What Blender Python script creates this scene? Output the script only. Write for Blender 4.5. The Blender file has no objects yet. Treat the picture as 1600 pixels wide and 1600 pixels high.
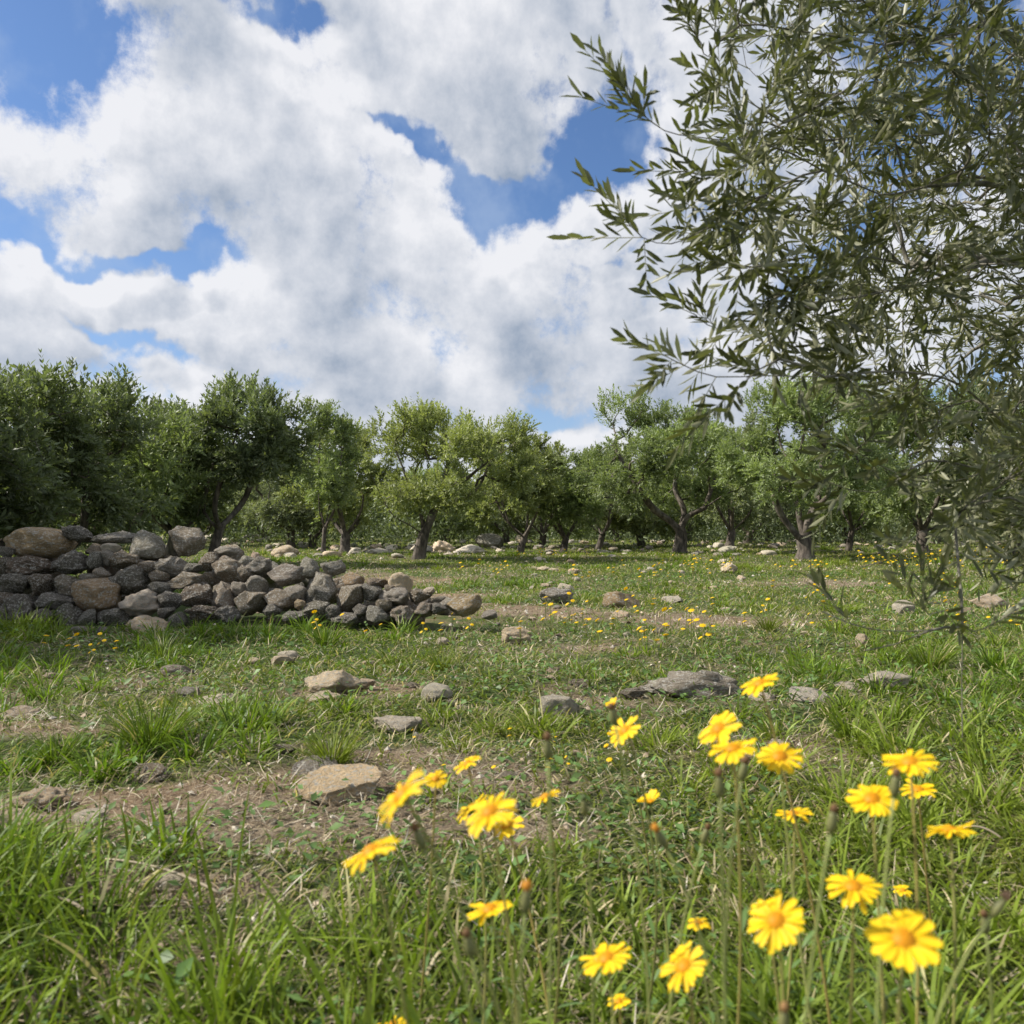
import bpy, math, random
import numpy as np
from mathutils import Vector, noise as mnoise

# ------------------------------------------------------------------ camera, light, sky
scene = bpy.context.scene
H = 0.65                 # eye height of the photographer, metres
F = 1256.0               # focal length in pixels of the 1600 px photograph
HOR = 825.0              # horizon row
R = math.radians

cam_d = bpy.data.cameras.new("camera")
cam = bpy.data.objects.new("camera", cam_d)
scene.collection.objects.link(cam)
cam_d.sensor_width = 36.0
cam_d.sensor_fit = 'HORIZONTAL'
cam_d.lens = F / 1600.0 * 36.0
cam_d.clip_start = 0.02
cam_d.clip_end = 3000
cam.location = (0, 0, H)
cam.rotation_euler = (R(90) + math.atan((HOR - 800) / F), 0, 0)
cam_d.dof.use_dof = True
cam_d.dof.focus_distance = 6.0
cam_d.dof.aperture_fstop = 7.0
scene.camera = cam

SUN_AZ, SUN_EL = -88.0, 43.0          # degrees from the view axis (+Y), negative = left
sd = Vector((math.sin(R(SUN_AZ)) * math.cos(R(SUN_EL)), math.cos(R(SUN_AZ)) * math.cos(R(SUN_EL)), math.sin(R(SUN_EL))))
sun_d = bpy.data.lights.new("sun", 'SUN')
sun_d.energy = 5.0
sun_d.angle = R(0.6)
sun_d.color = (1.0, 0.945, 0.86)
sun = bpy.data.objects.new("sun", sun_d)
sun.rotation_euler = sd.to_track_quat('Z', 'Y').to_euler()
scene.collection.objects.link(sun)

scene.view_settings.view_transform = 'Standard'
scene.view_settings.look = 'None'
scene.view_settings.gamma = 1
scene.view_settings.exposure = 0.42

world = bpy.data.worlds.new("World")
scene.world = world
world.use_nodes = True


class NT:
    """small helper to write node trees as expressions"""
    def __init__(self, nt):
        self.nt = nt
        self.n = nt.nodes
        self.l = nt.links

    def node(self, t, **kw):
        nd = self.n.new(t)
        for k, v in kw.items():
            setattr(nd, k, v)
        return nd

    def put(self, sock, v):
        if isinstance(v, bpy.types.NodeSocket):
            self.l.new(v, sock)
        else:
            sock.default_value = v

    def m(self, op, a, b=0.0, c=0.0, clamp=False):
        nd = self.node('ShaderNodeMath', operation=op, use_clamp=clamp)
        self.put(nd.inputs[0], a)
        self.put(nd.inputs[1], b)
        self.put(nd.inputs[2], c)
        return nd.outputs[0]

    def vm(self, op, a, b=(0, 0, 0), s=None):
        nd = self.node('ShaderNodeVectorMath', operation=op)
        self.put(nd.inputs[0], a)
        self.put(nd.inputs[1], b)
        if s is not None:
            self.put(nd.inputs['Scale'], s)
        return nd.outputs[0]

    def xyz(self, x, y, z):
        nd = self.node('ShaderNodeCombineXYZ')
        self.put(nd.inputs[0], x); self.put(nd.inputs[1], y); self.put(nd.inputs[2], z)
        return nd.outputs[0]

    def sep(self, v):
        nd = self.node('ShaderNodeSeparateXYZ')
        self.l.new(v, nd.inputs[0])
        return nd.outputs

    def noise(self, v, scale, detail=4.0, rough=0.5, dist=0.0, color=False, dim='3D'):
        nd = self.node('ShaderNodeTexNoise', noise_dimensions=dim)
        if v is not None:
            self.l.new(v, nd.inputs['Vector'])
        self.put(nd.inputs['Scale'], scale)
        nd.inputs['Detail'].default_value = detail
        nd.inputs['Roughness'].default_value = rough
        nd.inputs['Distortion'].default_value = dist
        return nd.outputs['Color' if color else 'Fac']

    def voro(self, v, scale, feature='F1', out='Distance', rnd=1.0, dim='3D'):
        nd = self.node('ShaderNodeTexVoronoi', feature=feature, voronoi_dimensions=dim)
        if v is not None:
            self.l.new(v, nd.inputs['Vector'])
        self.put(nd.inputs['Scale'], scale)
        nd.inputs['Randomness'].default_value = rnd
        return nd.outputs[out]

    def ss(self, v, a, b, lo=0.0, hi=1.0, kind='SMOOTHSTEP'):
        nd = self.node('ShaderNodeMapRange', interpolation_type=kind)
        self.put(nd.inputs[0], v)
        self.put(nd.inputs[1], a); self.put(nd.inputs[2], b)
        self.put(nd.inputs[3], lo); self.put(nd.inputs[4], hi)
        return nd.outputs[0]

    def mix(self, f, a, b, mode='MIX'):
        nd = self.node('ShaderNodeMix', data_type='RGBA', blend_type=mode)
        self.put(nd.inputs[0], f)
        for s, v in ((nd.inputs[6], a), (nd.inputs[7], b)):
            if isinstance(v, tuple) and len(v) == 3:
                v = (*v, 1.0)
            self.put(s, v)
        return nd.outputs[2]


# --- clouds: a density field over azimuth/elevation, lit by sampling it towards the sun
def ae(px, py):
    """direction (azimuth, elevation in degrees) of a point of the sky"""
    u = (px - 800) / F; v = (HOR - py) / F
    return math.degrees(math.atan(u)), math.degrees(math.atan(v / math.sqrt(1 + u * u)))

# openings of blue sky: (px, py, half-width, half-height, tilt, strength)
GAPS = [(20, 50, 120, 80, 0, .72), (140, 15, 110, 45, 0, .62), (120, 110, 60, 50, 35, .22), (480, 10, 70, 20, -8, .5), (390, 5, 40, 14, 0, .4),
        (955, 30, 16, 70, -5, .45), (940, 140, 30, 50, 0, .35),
        (610, 185, 46, 11, 20, .55), (690, 235, 60, 20, 38, .75), (750, 315, 50, 38, 10, 1.0), (835, 300, 60, 32, -15, .95), (905, 265, 60, 42, -35, 1.0),
        (975, 230, 55, 60, 0, .9), (1000, 320, 40, 30, 0, -.45), (790, 240, 60, 28, 40, -.3),
        (10, 345, 60, 24, 12, .85), (60, 385, 40, 14, 25, .5), (160, 408, 75, 17, -5, .75), (280, 400, 80, 14, -8, .72), (330, 375, 40, 12, -10, .5),
        (960, 395, 60, 7, -20, .3), (1130, 330, 70, 60, 0, .5), (1400, 150, 130, 120, 0, .6), (1560, 60, 120, 100, 0, .6), (1300, 420, 90, 60, 0, .4),
        (250, 545, 95, 13, 12, .50), (150, 520, 60, 9, 12, .35), (460, 655, 140, 16, -3, .3), (860, 655, 100, 20, 0, .42), (1500, 620, 150, 60, 0, .4)]

def cloud_group(name, full, det):
    dens = bpy.data.node_groups.new(name, 'ShaderNodeTree')
    dens.interface.new_socket("P", in_out='INPUT', socket_type='NodeSocketVector')
    dens.interface.new_socket("D", in_out='OUTPUT', socket_type='NodeSocketFloat')
    g = NT(dens)
    gi = g.node('NodeGroupInput'); go = g.node('NodeGroupOutput')
    P = gi.outputs[0]                       # (az, el, 0) in degrees
    warp = g.vm('SUBTRACT', g.noise(P, 0.22, 3, 0.6, color=True, dim='2D'), (0.5, 0.5, 0.5))
    Pw = g.vm('ADD', P, g.vm('MULTIPLY', warp, (4.5, 4.0, 0.0)))
    sp = g.sep(Pw)
    acc = None
    for (px, py, hw, hh, tl, st) in GAPS:
        a0, e0 = ae(px, py)
        k = math.degrees(1 / F)
        sx, sy = hw * k * .88, hh * k * .88
        c, s = math.cos(R(-tl)), math.sin(R(-tl))
        dx = g.m('SUBTRACT', sp[0], a0); dy = g.m('SUBTRACT', sp[1], e0)
        u = g.m('ADD', g.m('MULTIPLY', dx, c / sx), g.m('MULTIPLY', dy, s / sx))
        v = g.m('ADD', g.m('MULTIPLY', dx, -s / sy), g.m('MULTIPLY', dy, c / sy))
        q = g.m('ADD', g.m('MULTIPLY', u, u), g.m('MULTIPLY', v, v))
        e = g.m('MULTIPLY', g.m('EXPONENT', g.m('MULTIPLY', q, -0.8)), st)
        acc = e if acc is None else g.m('ADD', acc, e)
    n1 = g.noise(P, 0.17, det, 0.66, dim='2D')
    n2 = g.voro(Pw, 0.20, 'SMOOTH_F1', dim='2D')
    n3 = g.voro(Pw, 0.62, 'F1', dim='2D') if full else None
    body = g.m('ADD', g.m('MULTIPLY', g.m('SUBTRACT', n1, 0.5), 1.75), g.m('MULTIPLY', g.m('SUBTRACT', 0.45, n2), 0.42))
    if full:
        body = g.m('ADD', body, g.m('MULTIPLY', g.m('SUBTRACT', 0.45, n3), 0.07))
    # sky behind the photographer is more open
    back = g.ss(g.m('ABSOLUTE', g.sep(P)[0]), 50.0, 90.0, 0.0, 0.30)
    d = g.m('SUBTRACT', g.m('ADD', body, 0.40), g.m('ADD', acc, back))
    g.l.new(d, go.inputs[0])
    return dens

w = NT(world.node_tree)
w.n.clear()
wout = w.node('ShaderNodeOutputWorld')
bg = w.node('ShaderNodeBackground')
WS = 0.12
bg.inputs['Strength'].default_value = WS
sky = w.node('ShaderNodeTexSky', sky_type='NISHITA')
sky.sun_disc = False
sky.sun_elevation = R(SUN_EL)
sky.sun_rotation = R(SUN_AZ)
sky.altitude = 100
sky.air_density = 1.0
sky.dust_density = 0.6
sky.ozone_density = 2.0
tc = w.node('ShaderNodeTexCoord')
D3 = w.sep(tc.outputs['Generated'])
az = w.m('MULTIPLY', w.m('ARCTAN2', D3[0], D3[1]), 57.29578)
el = w.m('MULTIPLY', w.m('ARCSINE', D3[2]), 57.29578)
Pa = w.xyz(az, el, 0.0)

world.cycles.sampling_method = 'MANUAL'
world.cycles.sample_map_resolution = 256
GF, GM, GL = cloud_group("cloud_density", True, 9), cloud_group("cloud_density_medium", True, 5), cloud_group("cloud_density_soft", False, 2)

def dgrp(off, tree=GL):
    nd = w.node('ShaderNodeGroup', node_tree=tree)
    w.l.new(w.vm('ADD', Pa, off), nd.inputs[0])
    return nd.outputs[0]
d0 = dgrp((0, 0, 0), GF)
alpha = w.ss(d0, -0.20, 0.30)
d1 = dgrp((-0.9, 1.1, 0), GM)
d2 = dgrp((-3.0, 3.6, 0), GL)
relief = w.m('SUBTRACT', d0, d1)
bulk = w.m('MINIMUM', w.m('ADD', w.m('MULTIPLY', w.m('MAXIMUM', d2, 0.0), 0.6), w.m('MULTIPLY', w.m('MAXIMUM', d0, 0.0), 0.4)), 1.0)
# clouds lower in the sky are seen more from beneath
low = w.ss(el, 3.0, 20.0, 0.12, 0.0)
slow = w.m('MULTIPLY', w.m('SUBTRACT', w.noise(w.vm('MULTIPLY', Pa, (1, 1.8, 1)), 0.075, 3, 0.5, dim='2D'), 0.5), 1.05)
tr = w.m('SUBTRACT', w.m('ADD', w.m('ADD', w.m('MULTIPLY', relief, 0.70), slow), w.ss(bulk, 0.0, 0.85, 0.90, 0.32)), low)
K = 1.0 / WS
dark = (0.255 * K, 0.305 * K, 0.385 * K)
brt = (0.66 * K, 0.665 * K, 0.69 * K)
ccol = w.mix(w.ss(tr, 0.0, 1.0, kind='LINEAR'), dark, brt)
skyc = w.mix(1.0, sky.outputs[0], (0.60, 0.72, 0.88), 'MULTIPLY')
# thin milky air low down
mist = w.m('ADD', w.ss(el, -2.0, 24.0, 0.50, 0.0), w.ss(w.noise(Pa, 0.12, 5, 0.6, dim='2D'), 0.42, 0.75, 0.0, 0.42))
skyc = w.mix(mist, skyc, (0.34 * K, 0.43 * K, 0.58 * K))
col = w.mix(w.m('MULTIPLY', alpha, 0.97), skyc, ccol)
w.l.new(col, bg.inputs['Color'])
w.l.new(bg.outputs[0], wout.inputs['Surface'])

# ------------------------------------------------------------------ helpers
col = scene.collection
RNG = np.random.default_rng(7)


def tag(o, label=None, cat=None, group=None, kind=None):
    if label: o['label'] = label
    if cat: o['category'] = cat
    if group: o['group'] = group
    if kind: o['kind'] = kind
    return o


def empty(name, loc, label, cat, group=None):
    o = bpy.data.objects.new(name, None)
    o.empty_display_size = 0.1
    o.location = loc
    col.objects.link(o)
    return tag(o, label, cat, group)


def _hash(ix, iy, seed):
    h = (ix.astype(np.int64) * 374761393 + iy.astype(np.int64) * 668265263 + seed * 982451653) & 0xFFFFFFFF
    h = ((h ^ (h >> 13)) * 1274126177) & 0xFFFFFFFF
    h = (h ^ (h >> 16)) & 0xFFFFFF
    return h / float(0xFFFFFF)


def vnoise(x, y, seed=0):
    x = np.asarray(x, float); y = np.asarray(y, float)
    ix = np.floor(x); iy = np.floor(y)
    fx = x - ix; fy = y - iy
    fx = fx * fx * (3 - 2 * fx); fy = fy * fy * (3 - 2 * fy)
    a = _hash(ix, iy, seed); b = _hash(ix + 1, iy, seed)
    c = _hash(ix, iy + 1, seed); d = _hash(ix + 1, iy + 1, seed)
    return (a * (1 - fx) + b * fx) * (1 - fy) + (c * (1 - fx) + d * fx) * fy


def fbm(x, y, seed=0, octv=4):
    s = 0; a = 1; t = 0
    for k in range(octv):
        s = s + a * vnoise(x * 2 ** k + 13.7 * k, y * 2 ** k - 7.1 * k, seed + k); t += a; a *= 0.55
    return s / t


def sstep(v, a, b):
    t = np.clip((v - a) / (b - a), 0, 1)
    return t * t * (3 - 2 * t)


def hgt(x, y):
    x = np.asarray(x, float); y = np.asarray(y, float)
    r = np.sqrt(x * x + y * y)
    h = (vnoise(x * 0.8, y * 0.8, 3) - 0.5) * 0.05 + (vnoise(x * 2.7, y * 2.7, 4) - 0.5) * 0.035
    h += (fbm(x * 9, y * 9, 6, 2) - 0.5) * 0.016
    h += (vnoise(x * 0.13, y * 0.13, 5) - 0.5) * 0.30 * sstep(r, 9, 22)
    return h * sstep(r, 0.2, 1.2)


def at(px, py, d):
    """the place at distance d along the view axis that is seen at px, py"""
    return np.array([(px - 800) / F * d, d, H + (HOR - py) / F * d])


def ground(px, py):
    d = H * F / max(py - HOR, 6)
    for _ in range(8):
        z = float(hgt((px - 800) / F * d, d))
        d = (H - z) * F / max(py - HOR, 6)
    return np.array([(px - 800) / F * d, d, float(hgt((px - 800) / F * d, d))])


def mesh_np(name, V, loops, starts, totals, cols=None, smooth=True, mat=None):
    me = bpy.data.meshes.new(name)
    me.vertices.add(len(V))
    me.vertices.foreach_set('co', np.ascontiguousarray(V, dtype=np.float32).ravel())
    me.loops.add(len(loops))
    me.loops.foreach_set('vertex_index', np.ascontiguousarray(loops, dtype=np.int32))
    me.polygons.add(len(starts))
    me.polygons.foreach_set('loop_start', np.ascontiguousarray(starts, dtype=np.int32))
    me.polygons.foreach_set('loop_total', np.ascontiguousarray(totals, dtype=np.int32))
    me.polygons.foreach_set('use_smooth', np.full(len(starts), smooth, dtype=bool))
    if cols is not None:
        at_ = me.attributes.new('col', 'FLOAT_COLOR', 'POINT')
        c4 = np.ones((len(V), 4), dtype=np.float32); c4[:, :3] = cols
        at_.data.foreach_set('color', c4.ravel())
    me.update(calc_edges=True)
    if mat: me.materials.append(mat)
    return me


def inst(name, tv, tf, O, X, Y, Z, cols=None, mat=None, smooth=True):
    """one mesh made of many copies of a small template (local axes X, Y, Z scaled)"""
    tv = np.asarray(tv, float)
    N = len(O); Vn = len(tv)
    V = (O[:, None, :] + tv[None, :, 0:1] * X[:, None, :] + tv[None, :, 1:2] * Y[:, None, :] + tv[None, :, 2:3] * Z[:, None, :]).reshape(-1, 3)
    fl = np.concatenate([np.array(f) for f in tf]); ft = np.array([len(f) for f in tf])
    loops = (fl[None, :] + (np.arange(N) * Vn)[:, None]).ravel()
    totals = np.tile(ft, N)
    starts = np.concatenate([[0], np.cumsum(totals)[:-1]])
    c = np.repeat(cols, Vn, axis=0) if cols is not None else None
    return mesh_np(name, V, loops, starts, totals, c, smooth, mat)


def join(parts, name, mat=None):
    """merge (V, faces, col) lists into one mesh"""
    Vs = []; lo = []; tot = []; cs = []; off = 0
    for V, fs, c in parts:
        V = np.asarray(V, float); Vs.append(V)
        for f in fs:
            lo.extend([i + off for i in f]); tot.append(len(f))
        cs.append(np.tile(np.asarray(c, float), (len(V), 1)) if np.ndim(c) == 1 else np.asarray(c))
        off += len(V)
    tot = np.array(tot); st = np.concatenate([[0], np.cumsum(tot)[:-1]])
    return mesh_np(name, np.concatenate(Vs), np.array(lo), st, tot, np.concatenate(cs), True, mat)


def obj(name, me, parent=None, loc=None):
    o = bpy.data.objects.new(name, me)
    col.objects.link(o)
    if parent: o.parent = parent
    if loc is not None: o.location = loc
    return o


def unit(v):
    v = np.asarray(v, float)
    return v / np.maximum(np.linalg.norm(v, axis=-1, keepdims=True), 1e-9)


def tube(pts, rad, k=6, cap=True, rough=0.0, seed=0):
    """a tapered tube along points: returns verts, faces"""
    pts = np.asarray(pts, float); n = len(pts)
    T = np.gradient(pts, axis=0); T = unit(T)
    up = np.array([0.0, 0, 1]) if abs(T[0][2]) < 0.9 else np.array([1.0, 0, 0])
    nrm = unit(np.cross(T[0], up)); V = []; a = np.arange(k) * 2 * math.pi / k
    for i in range(n):
        nrm = unit(nrm - T[i] * np.dot(nrm, T[i])); b = np.cross(T[i], nrm)
        rr = np.full(k, rad[i])
        if rough:
            rr = rr * (1 + rough * (vnoise(np.cos(a) * 1.6 + 7 * seed, np.sin(a) * 1.6 + i * 0.33, seed) * 2 - 1) + rough * .6 * (vnoise(np.cos(a) * 3.5, np.sin(a) * 3.5 + i * 0.6, seed + 9) * 2 - 1))
        V.append(pts[i] + (np.cos(a) * rr)[:, None] * nrm + (np.sin(a) * rr)[:, None] * b)
    V = np.concatenate(V); fs = []
    for i in range(n - 1):
        for j in range(k):
            j2 = (j + 1) % k
            fs.append((i * k + j, i * k + j2, (i + 1) * k + j2, (i + 1) * k + j))
    if cap:
        fs.append(tuple(reversed(range(k)))); fs.append(tuple(range((n - 1) * k, n * k)))
    return V, fs


def bez(p0, p1, p2, n):
    t = np.linspace(0, 1, n)[:, None]
    return (1 - t) ** 2 * p0 + 2 * t * (1 - t) * p1 + t ** 2 * p2


def catmull(P, step):
    P = np.asarray(P, float)
    Q = np.vstack([2 * P[0] - P[1], P, 2 * P[-1] - P[-2]]); out = []
    for i in range(1, len(Q) - 2):
        n = max(2, int(np.linalg.norm(Q[i + 1] - Q[i]) / step))
        t = np.linspace(0, 1, n, endpoint=False)[:, None]
        out.append(0.5 * ((2 * Q[i]) + (-Q[i - 1] + Q[i + 1]) * t + (2 * Q[i - 1] - 5 * Q[i] + 4 * Q[i + 1] - Q[i + 2]) * t ** 2 + (-Q[i - 1] + 3 * Q[i] - 3 * Q[i + 1] + Q[i + 2]) * t ** 3))
    out.append(P[-1:])
    return np.concatenate(out)


# ------------------------------------------------------------------ materials
def new_mat(name):
    m = bpy.data.materials.new(name); m.use_nodes = True
    g = NT(m.node_tree); g.n.clear()
    g.out = g.node('ShaderNodeOutputMaterial')
    return m, g


def attr_leaf(name, rough, trans, spec=0.4, back=None, var=0.25, scale=40.0, tint=(1.15, 1.25, 0.55)):
    """thin plant tissue: diffuse + gloss on top, light coming through from behind"""
    m, g = new_mat(name)
    a = g.node('ShaderNodeAttribute', attribute_name='col')
    geo = g.node('ShaderNodeNewGeometry')
    nz = g.noise(geo.outputs['Position'], scale, 2, 0.5)
    base = g.mix(1.0, a.outputs['Color'], g.mix(nz, (1 - var,) * 3, (1 + var,) * 3), 'MULTIPLY')
    c = base
    if back is not None:
        c = g.mix(geo.outputs['Backfacing'], base, g.mix(0.75, base, back))
    p = g.node('ShaderNodeBsdfPrincipled')
    g.put(p.inputs['Base Color'], c)
    p.inputs['Roughness'].default_value = rough
    p.inputs['Specular IOR Level'].default_value = spec
    t = g.node('ShaderNodeBsdfTranslucent')
    g.put(t.inputs['Color'], g.mix(1.0, base, tint, 'MULTIPLY'))
    mx = g.node('ShaderNodeMixShader'); mx.inputs[0].default_value = trans
    g.l.new(p.outputs[0], mx.inputs[1]); g.l.new(t.outputs[0], mx.inputs[2])
    g.l.new(mx.outputs[0], g.out.inputs['Surface'])
    return m


M_grass = attr_leaf('grass_blade', 0.47, 0.36, 0.26)
M_weed = attr_leaf('weed_leaf', 0.5, 0.30, 0.4)
M_olive = attr_leaf('olive_leaf', 0.42, 0.34, 0.45, back=(0.36, 0.36, 0.22, 1))
M_grove = attr_leaf('grove_leaf', 0.5, 0.38, 0.35, back=(0.30, 0.36, 0.20, 1))
M_petal = attr_leaf('petal', 0.55, 0.30, 0.25, var=0.10, scale=120, tint=(1.0, 0.9, 0.5))
M_stem = attr_leaf('daisy_stem', 0.5, 0.12, 0.35, var=0.2, scale=60)
M_straw = attr_leaf('dry_straw', 0.6, 0.12, 0.3, tint=(1, 1, 0.8))


def bark_mat(name, c1, c2, sc=14.0):
    m, g = new_mat(name)
    tcn = g.node('ShaderNodeTexCoord')
    v = g.vm('MULTIPLY', tcn.outputs['Object'], (1, 1, 0.35))
    n = g.noise(v, sc, 6, 0.65); n2 = g.noise(tcn.outputs['Object'], 3.0, 3, 0.6)
    c = g.mix(g.ss(n, 0.35, 0.68), c1, c2)
    c = g.mix(g.ss(n2, 0.52, 0.7, 0, 0.45), c, (0.30, 0.28, 0.24))
    p = g.node('ShaderNodeBsdfPrincipled'); g.put(p.inputs['Base Color'], c); p.inputs['Roughness'].default_value = 0.9
    b = g.node('ShaderNodeBump'); b.inputs['Strength'].default_value = 0.9; b.inputs['Distance'].default_value = 0.02
    g.l.new(n, b.inputs['Height']); g.l.new(b.outputs[0], p.inputs['Normal'])
    g.l.new(p.outputs[0], g.out.inputs['Surface'])
    return m


M_bark = bark_mat('olive_bark', (0.045, 0.036, 0.028), (0.17, 0.14, 0.11))
M_twig = bark_mat('olive_twig_bark', (0.085, 0.078, 0.055), (0.24, 0.22, 0.17), 30)


def rock_mat():
    m, g = new_mat('weathered_limestone')
    oi = g.node('ShaderNodeObjectInfo'); tcn = g.node('ShaderNodeTexCoord')
    off = g.vm('SCALE', (37.0, 11.0, 23.0), s=oi.outputs['Random'])
    P = g.vm('ADD', g.vm('MULTIPLY', tcn.outputs['Object'], (1, 1, 1)), off)
    big = g.noise(P, 5.0, 4, 0.6); mid = g.noise(P, 22.0, 6, 0.65); fine = g.noise(P, 110.0, 4, 0.65)
    base = oi.outputs['Color']
    c = g.mix(g.ss(big, 0.30, 0.72, 0, 0.75), g.mix(1.0, base, (0.80, 0.78, 0.75), 'MULTIPLY'), g.mix(1.0, base, (1.35, 1.31, 1.24), 'MULTIPLY'))
    c = g.mix(g.ss(mid, 0.53, 0.62, 0, 0.40), c, g.mix(1.0, base, (0.50, 0.48, 0.47), 'MULTIPLY'))
    # pale lichen crusts and dark pits
    ln = g.noise(g.vm('ADD', P, (5, 5, 5)), 16.0, 5, 0.7)
    c = g.mix(g.ss(ln, 0.53, 0.575, 0, 0.8), c, (0.58, 0.555, 0.49))
    l2 = g.noise(g.vm('ADD', P, (9, 2, 7)), 9.0, 5, 0.7)
    c = g.mix(g.ss(l2, 0.60, 0.66, 0, 0.30), c, (0.30, 0.22, 0.10))
    pit = g.voro(P, 17.0, 'F1'); pitm = g.ss(pit, 0.04, 0.16, 0, 1)
    c = g.mix(pitm, g.mix(1.0, c, (0.35, 0.33, 0.31), 'MULTIPLY'), c)
    c = g.mix(g.ss(fine, 0.40, 0.60), g.mix(1.0, c, (0.82, 0.82, 0.82), 'MULTIPLY'), g.mix(1.0, c, (1.16, 1.16, 1.16), 'MULTIPLY'))
    p = g.node('ShaderNodeBsdfPrincipled'); g.put(p.inputs['Base Color'], c); p.inputs['Roughness'].default_value = 0.92
    p.inputs['Specular IOR Level'].default_value = 0.25
    h = g.m('ADD', g.m('MULTIPLY', mid, 1.0), g.m('ADD', g.m('MULTIPLY', fine, 0.35), g.m('MULTIPLY', pitm, 0.35)))
    b = g.node('ShaderNodeBump'); b.inputs['Strength'].default_value = 1.0; b.inputs['Distance'].default_value = 0.03
    g.l.new(h, b.inputs['Height']); g.l.new(b.outputs[0], p.inputs['Normal'])
    g.l.new(p.outputs[0], g.out.inputs['Surface'])
    return m


M_rock = rock_mat()


def ground_mat():
    m, g = new_mat('meadow_soil')
    geo = g.node('ShaderNodeNewGeometry'); P = geo.outputs['Position']
    a = g.node('ShaderNodeAttribute', attribute_name='col')
    green = g.sep(a.outputs['Color'])[0]; far = g.sep(a.outputs['Color'])[1]
    n1 = g.noise(P, 1.2, 5, 0.6); n2 = g.noise(P, 9.0, 6, 0.7); n3 = g.noise(P, 60.0, 5, 0.7); n4 = g.noise(P, 220.0, 3, 0.6)
    soil = g.mix(g.ss(n2, 0.3, 0.7), (0.085, 0.058, 0.038), (0.25, 0.19, 0.13))
    soil = g.mix(g.ss(n1, 0.42, 0.68, 0, 0.6), soil, (0.22, 0.125, 0.065))
    # dead grass litter and crumbs
    lit_ = g.noise(g.vm('MULTIPLY', P, (1, 2.4, 1)), 95.0, 4, 0.75, 1.2)
    soil = g.mix(g.ss(lit_, 0.48, 0.60, 0, 0.85), soil, (0.40, 0.33, 0.21))
    soil = g.mix(g.ss(n4, 0.60, 0.68, 0, 0.6), soil, (0.42, 0.38, 0.32))
    moss = g.mix(g.ss(n3, 0.35, 0.7), (0.035, 0.055, 0.014), (0.10, 0.145, 0.035))
    mm = g.ss(g.m('ADD', green, g.m('MULTIPLY', g.m('SUBTRACT', n2, 0.5), 0.9)), 0.35, 0.75)
    c = g.mix(mm, soil, moss)
    fg = g.mix(g.ss(g.noise(P, 0.9, 6, 0.7), 0.35, 0.66), (0.13, 0.115, 0.065), (0.065, 0.09, 0.028))
    c = g.mix(far, c, fg)
    p = g.node('ShaderNodeBsdfPrincipled'); g.put(p.inputs['Base Color'], c); p.inputs['Roughness'].default_value = 0.95
    p.inputs['Specular IOR Level'].default_value = 0.2
    h = g.m('ADD', g.m('MULTIPLY', n2, 1.0), g.m('ADD', g.m('MULTIPLY', n3, 0.5), g.m('MULTIPLY', lit_, 0.3)))
    b = g.node('ShaderNodeBump'); b.inputs['Strength'].default_value = 1.0; b.inputs['Distance'].default_value = 0.02
    g.l.new(h, b.inputs['Height']); g.l.new(b.outputs[0], p.inputs['Normal'])
    g.l.new(p.outputs[0], g.out.inputs['Surface'])
    return m


# ------------------------------------------------------------------ ground
# bare, trodden places: (px, py, half-width m, half-depth m, strength)
BARE = [(300, 1245, .36, .09, .62), (90, 1262, .32, .09, .66), (520, 1215, .24, .09, .7), (640, 1180, .3, .08, .45), (740, 1215, .28, .13, .55), (820, 1300, .2, .12, .45),
        (560, 1075, .5, .22, .6), (1160, 972, .9, .35, .7), (850, 955, .7, .35, .6), (720, 935, .6, .5, .6),
        (1000, 1100, .5, .2, .5), (470, 1290, .5, .14, .6), (60, 1130, .4, .2, .6), (1180, 1170, .25, .15, .3),
        (1300, 915, 2, .5, .4), (600, 905, 1.5, 1.2, .5), (900, 1010, .6, .3, .5), (250, 1380, .16, .06, .8), (330, 1500, .14, .06, .5)]
BARE = [(*ground(px, py)[:2], a, b, s) for px, py, a, b, s in BARE]


def gmap(x, y):
    """how green the ground is, 0..1"""
    v = 0.35 + 0.95 * fbm(x * 1.3, y * 1.3, 21, 4) + 0.25 * (vnoise(x * 6, y * 6, 22) - .5)
    b = 0
    for bx, by, a, c, s in BARE:
        b = b + s * np.exp(-(((x - bx) / a) ** 2 + ((y - by) / c) ** 2))
    v = v - b * 0.95
    r = np.sqrt(x * x + y * y)
    v = v - 0.30 * sstep(r, 13, 20) * vnoise(x * .35, y * .35, 29)
    return np.clip(v, 0, 1)


rings = np.concatenate([[0.0], np.geomspace(0.25, 60, 330), np.geomspace(66, 900, 22)])
NA = 560
th = np.arange(NA) * 2 * math.pi / NA
gx = rings[:, None] * np.sin(th)[None]; gy = rings[:, None] * np.cos(th)[None]
gz = hgt(gx, gy)
GV = np.stack([gx, gy, gz], -1).reshape(-1, 3)
ii, jj = np.meshgrid(np.arange(len(rings) - 1), np.arange(NA), indexing='ij')
j2 = (jj + 1) % NA
quads = np.stack([ii * NA + jj, ii * NA + j2, (ii + 1) * NA + j2, (ii + 1) * NA + jj], -1).reshape(-1, 4)[:, ::-1]
gc = np.zeros((len(GV), 3)); gc[:, 0] = gmap(GV[:, 0], GV[:, 1])
gc[:, 1] = sstep(np.hypot(GV[:, 0], GV[:, 1]), 11, 22) * 0.85
me = mesh_np('ground', GV, quads.ravel(), np.arange(len(quads)) * 4, np.full(len(quads), 4), gc, True, ground_mat())
tag(obj('ground', me), kind='structure')

# ------------------------------------------------------------------ stones
import bmesh
ROCKS = {}


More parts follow.
